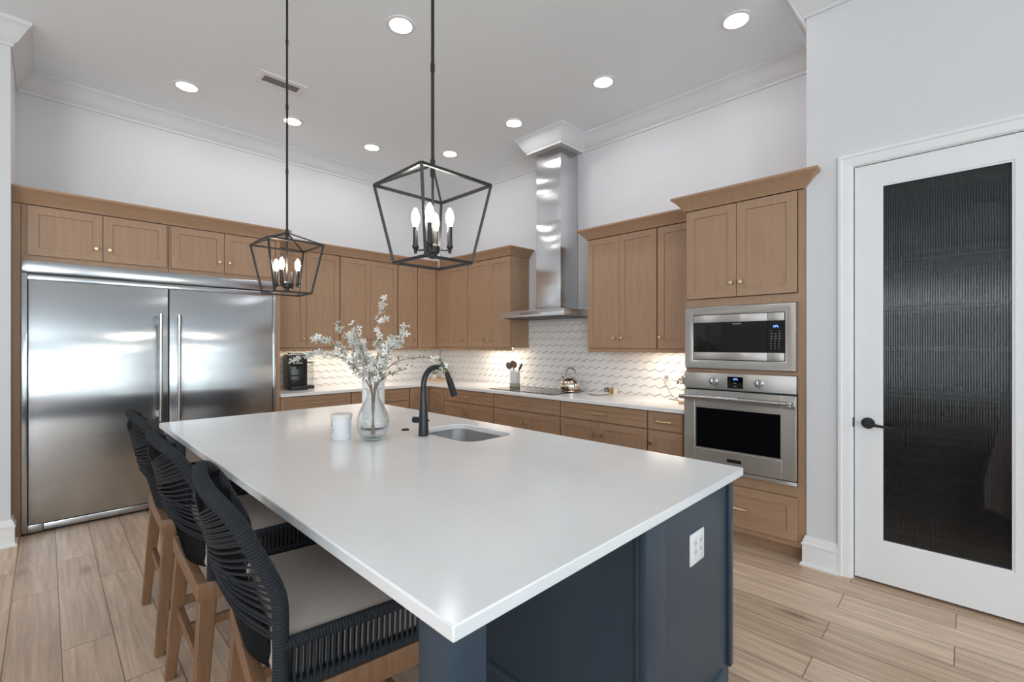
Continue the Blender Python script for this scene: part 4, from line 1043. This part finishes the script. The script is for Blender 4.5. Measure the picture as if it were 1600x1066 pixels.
# ---------------------------------------------------------------- bar stools
def rope_tube(m, pts, r, pitch=0.0075, n=10):
    P = resample(pts, pitch/2)
    m.tube(P, [r if i % 2 else r*0.90 for i in range(len(P))], n)
def stool_proto():
    root = thing('bar_stool', 'x', 'bar stool', (0.58, 0, 0), 0, 'rope bar stools along the island')
    ox = 0.58
    # teak frame and legs
    m = MB()
    x0, x1, yw = 0.365, 0.845, 0.268
    m.box(x0-ox, x0+0.03-ox, -yw+0.03, yw-0.03, 0.535, 0.598, 0.003).box(x1-0.03-ox, x1-ox, -yw+0.03, yw-0.03, 0.535, 0.598, 0.003)
    m.box(x0-ox, x1-ox, -yw, -yw+0.03, 0.535, 0.598, 0.003).box(x0-ox, x1-ox, yw-0.03, yw, 0.535, 0.598, 0.003)
    m.build('seat_frame', M_TEAK, root)
    for sx, sy in ((0, -1), (0, 1), (1, -1), (1, 1)):
        tx = 0.398 if sx == 0 else 0.815; bx = 0.356 if sx == 0 else 0.855
        A = [(tx-0.026-ox, sy*0.242-0.024, 0.56), (tx+0.026-ox, sy*0.242-0.024, 0.56), (tx+0.026-ox, sy*0.242+0.024, 0.56), (tx-0.026-ox, sy*0.242+0.024, 0.56)]
        B = [(bx-0.018-ox, sy*0.284-0.018, 0.0), (bx+0.018-ox, sy*0.284-0.018, 0.0), (bx+0.018-ox, sy*0.284+0.018, 0.0), (bx-0.018-ox, sy*0.284+0.018, 0.0)]
        MB().hexa(B, A).build('leg', M_TEAK, root, bev=0.003)
    m = MB().bar((0.388-ox, -0.25, 0.285), (0.388-ox, 0.25, 0.285), 0.022, 0.038); m.build('rear_stretcher', M_TEAK, root, bev=0.002)
    m = MB().bar((0.832-ox, -0.25, 0.20), (0.832-ox, 0.25, 0.20), 0.028, 0.04); m.build('foot_rest', M_TEAK, root, bev=0.002)
    for s in (-1, 1):
        MB().bar((0.388-ox, s*0.256, 0.20), (0.832-ox, s*0.256, 0.20), 0.022, 0.036).build('side_stretcher', M_TEAK, root, bev=0.002)
    # rope-wrapped tubes round the seat
    yt = 0.262
    for z, r in ((0.616, 0.016), (0.716, 0.0155)):
        m = MB(); pts = [(0.41, -yt), (0.80, -yt), (0.828, -yt+0.012), (0.84, -yt+0.04), (0.84, yt-0.04), (0.828, yt-0.012), (0.80, yt), (0.41, yt)]
        rope_tube(m, [Vector((a-ox, b, z)) for a, b in pts], r)
        m.build('seat_ring', M_ROPE, root)
    m = MB(); k = 0
    for s in (-1, 1):
        x = 0.435
        while x < 0.825:
            for q in (0.0085, -0.0085):
                m.tube([(x-ox, s*yt+q*1.6, 0.612), (x+0.003-ox, s*yt+q*1.6, 0.722)], 0.0031, 5, cap=False)
            x += 0.0145
    y = -0.22
    while y < 0.22:
        for q in (0.0085, -0.0085): m.tube([(0.84-ox+q*1.6, y, 0.612), (0.84-ox+q*1.6, y+0.003, 0.722)], 0.0031, 5, cap=False)
        y += 0.0145
    m.build('rope_apron', M_ROPE, root)
    # back loop
    half = [(0.410, 0.262, 0.60), (0.410, 0.262, 0.72), (0.407, 0.262, 0.82), (0.385, 0.262, 0.885), (0.355, 0.258, 0.948), (0.337, 0.246, 0.989), (0.310, 0.217, 1.029), (0.290, 0.172, 1.050), (0.279, 0.110, 1.058)]
    loop = [Vector((a-ox, -b, c)) for a, b, c in half] + [Vector((0.274-ox, 0, 1.062))] + [Vector((a-ox, b, c)) for a, b, c in half[::-1]]
    C = catmull(loop, 10)
    m = MB(); rope_tube(m, C, 0.0185, n=12); m.build('back_frame', M_ROPE, root)
    # woven centre shell, dense rope, leaning back
    prof = [(0.372, 0.60, 0.160), (0.356, 0.66, 0.175), (0.336, 0.74, 0.180), (0.313, 0.83, 0.172), (0.298, 0.90, 0.140), (0.286, 0.97, 0.140), (0.279, 1.02, 0.150), (0.276, 1.052, 0.110)]
    pc = catmull([Vector(p) for p in prof], 8)
    t = bmesh.new(); rows = []
    for i, p in enumerate(pc):
        row = []
        rib = 0.0016*(i % 2)
        for j in range(17):
            s = j/8-1; bow = 0.055*abs(s)**2.2*min(1, (1.12-p.y)/0.25) if False else 0.050*abs(s)**2.2
            row.append(t.verts.new((p.x-ox+bow-rib, s*p.z, p.y)))
        rows.append(row)
    for A, B in zip(rows[:-1], rows[1:]):
        for j in range(16): t.faces.new([A[j], A[j+1], B[j+1], B[j]])
    bmesh.ops.solidify(t, geom=t.faces[:], thickness=0.014)
    bmesh.ops.recalc_face_normals(t, faces=t.faces[:])
    m = MB(); m._merge(t, True); m.build('woven_back_panel', M_SHELL, root)
    # fan of ropes from the loop to the spine of the back
    m = MB()
    def on_loop(z, s):
        best = min((c for c in C if c.y*s > 0), key=lambda c: abs(c.z-z)); return best
    def on_back(z):
        return min(pc, key=lambda p: abs(p.y-z))
    for s in (-1, 1):
        vs = [(1.044-0.0062*k, 0.968-0.0058*k) for k in range(14)] + [(0.968-0.021*k, 0.890-0.013*k) for k in range(6)] + [(0.835-0.017*k, 0.862-0.010*k) for k in range(8)]
        for zl, zb in vs:
            a = on_loop(zl, s); b = on_back(zb)
            p1 = Vector((b.x-ox-0.013, 0, zb)); mid = (a+p1)/2 + Vector((-0.016, s*0.012, -0.003))
            m.tube(catmull([a, mid, p1], 5), 0.0033, 5, cap=False)
    m.build('back_ropes', M_ROPE, root)
    m = MB().box(0.405-ox, 0.826-ox, -0.243, 0.243, 0.600, 0.726, 0.022, 4)
    m.build('seat_cushion', M_CUSH, root)
    return root
st = stool_proto()
SL = ['black rope bar stool nearest the camera, with teak legs', 'black rope bar stool in the middle of the three along the island', 'black rope bar stool farthest from the camera, nearest the refrigerators']
for k, (y, rz) in enumerate(((1.345, -8), (2.085, -2), (2.865, -2))):
    o = st if k == 0 else copy_tree(st)
    o.location = ((0.58, 0.58, 0.595)[k], y, 0); o.rotation_euler = (0, 0, R(rz)); o['label'] = SL[k]

# ---------------------------------------------------------------- pendant lanterns
def pendant(label, x, y, bulbs):
    ZT, ZBt, ZA = 2.012, 1.708, 2.085
    r = thing('lantern_pendant', label, 'pendant lamp', (x, y, ZBt), 0, 'lantern pendants over the island')
    z = lambda v: v-ZBt
    a, b = 0.159, 0.106; th = 0.010
    m = MB()
    T = [Vector((i*a, j*a, z(ZT))) for i, j in ((-1, -1), (1, -1), (1, 1), (-1, 1))]
    Bt = [Vector((i*b, j*b, z(ZBt)+th/2)) for i, j in ((-1, -1), (1, -1), (1, 1), (-1, 1))]
    for k in range(4):
        m.bar(T[k], T[(k+1) % 4], th, th); m.bar(Bt[k], Bt[(k+1) % 4], th, th)
        m.bar(T[k], Bt[k], th, th, up=(T[k]-Vector((0, 0, T[k].z))))
        m.bar(T[k], Vector((T[k].x*0.05, T[k].y*0.05, z(ZA))), th*0.75, th*0.75)
    m.build('lantern_frame', M_BLACK, r)
    m = MB().cyl((0, 0, z(1.735)), (0, 0, z(ZA)), 0.005, 12).cyl((0, 0, z(ZA)-0.04), (0, 0, z(ZA)+0.025), 0.0095, 14)
    for zz in (2.45, 2.85, 3.25): m.cyl((0, 0, z(zz)), (0, 0, z(zz)+0.03), 0.0085, 12)
    m.cyl((0, 0, z(ZA)), (0, 0, z(CEIL)-0.02), 0.0065, 12); m.build('rod', M_BLACK, r)
    MB().lathe([(0, 0), (0.06, 0), (0.06, -0.012), (0.05, -0.022), (0.0, -0.024)], (0, 0, z(CEIL)-0.0005), n=28).build('ceiling_canopy', M_BLACK, r)
    m = MB().lathe([(0, z(1.728)), (0.012, z(1.730)), (0.014, z(1.745)), (0.026, z(1.752)), (0.028, z(1.775)), (0.018, z(1.785)), (0, z(1.787))], n=20)
    m.build('candle_hub', M_BLACK, r)
    for k in range(4):
        ang = R(45+90*k); c, s = math.cos(ang)*0.066, math.sin(ang)*0.066
        m = MB().tube([(c*0.3, s*0.3, z(1.765)), (c*0.8, s*0.8, z(1.762)), (c, s, z(1.768))], 0.0038, 8)
        m.lathe([(0, z(1.748)), (0.006, z(1.750)), (0.007, z(1.765)), (0.0125, z(1.772)), (0.0125, z(1.780)), (0, z(1.781))], (c, s, 0), n=14)
        arm = m.build('candle_arm', M_BLACK, r)
        MB().cyl((c, s, z(1.780)), (c, s, z(1.852)), 0.0095, 14).build('candle_sleeve', M_BLACK, arm)
        if k in bulbs:
            MB().lathe([(0, z(1.852)), (0.009, z(1.853)), (0.010, z(1.858)), (0.0155, z(1.878)), (0.016, z(1.888)), (0.012, z(1.908)), (0.005, z(1.922)), (0, z(1.926))], (c, s, 0), n=16).build('bulb', M_BULB, arm)
pendant('black lantern pendant nearest the camera, with four lit candle bulbs', 1.05, 1.47, (0, 1, 2, 3))
pendant('black lantern pendant farther from the camera, with three lit candle bulbs', 1.05, 2.995, (1, 2, 3))

# ---------------------------------------------------------------- ceiling lights and vent
def can(label, x, y):
    r = thing('recessed_light', label, 'ceiling light', (x, y, CEIL), 0, 'recessed ceiling lights')
    MB().lathe([(0.072, -0.0005), (0.098, -0.0005), (0.098, -0.006), (0.078, -0.010), (0.072, -0.006)], n=36, close=False).build('trim_ring', M_TRIM, r)
    MB().lathe([(0, -0.0008), (0.072, -0.0008), (0.072, -0.0045), (0, -0.0045)], n=36).build('lens', M_CANL, r)
for lb, x, y in (('recessed ceiling light over the island, left of the nearest lantern rod', 1.745, 2.82), ('recessed ceiling light nearest the pantry wall', 3.34, 1.14),
                 ('recessed ceiling light above the left refrigerator', 0.86, 4.805), ('recessed ceiling light in front of the oven tower side wall cabinets', 3.335, 2.21),
                 ('recessed ceiling light beside the farther lantern rod', 1.737, 4.805), ('recessed ceiling light in front of the range hood', 3.32, 3.26),
                 ('recessed ceiling light above the flowers near the back wall', 2.60, 4.805), ('recessed ceiling light nearest the room corner, behind the lantern', 3.33, 4.32)):
    can(lb, x, y)
def vent():
    r = thing('ceiling_vent', 'white rectangular air vent in the ceiling beside the farther lantern rod', 'vent', (1.418, 4.185, CEIL))
    m = MB().box(-0.185, 0.185, 0.055, 0.105, -0.008, -0.0005).box(-0.185, 0.185, -0.105, -0.055, -0.008, -0.0005).box(-0.185, -0.142, -0.055, 0.055, -0.008, -0.0005).box(0.142, 0.185, -0.055, 0.055, -0.008, -0.0005)
    m.build('vent_frame', M_TRIM, r)
    MB().box(-0.142, 0.142, -0.055, 0.055, -0.0012, -0.0004).build('vent_duct', mat('vent_shadow_grey', (120, 120, 120), 0.7), r)
    for k in range(4):
        y = -0.040+0.0267*k
        MB().hexa([(-0.142, y-0.007, -0.007), (0.142, y-0.007, -0.007), (0.142, y-0.006, -0.0075), (-0.142, y-0.006, -0.0075)],
                  [(-0.142, y+0.005, -0.0022), (0.142, y+0.005, -0.0022), (0.142, y+0.006, -0.0027), (-0.142, y+0.006, -0.0027)]).build('slat', M_TRIM, r)
vent()
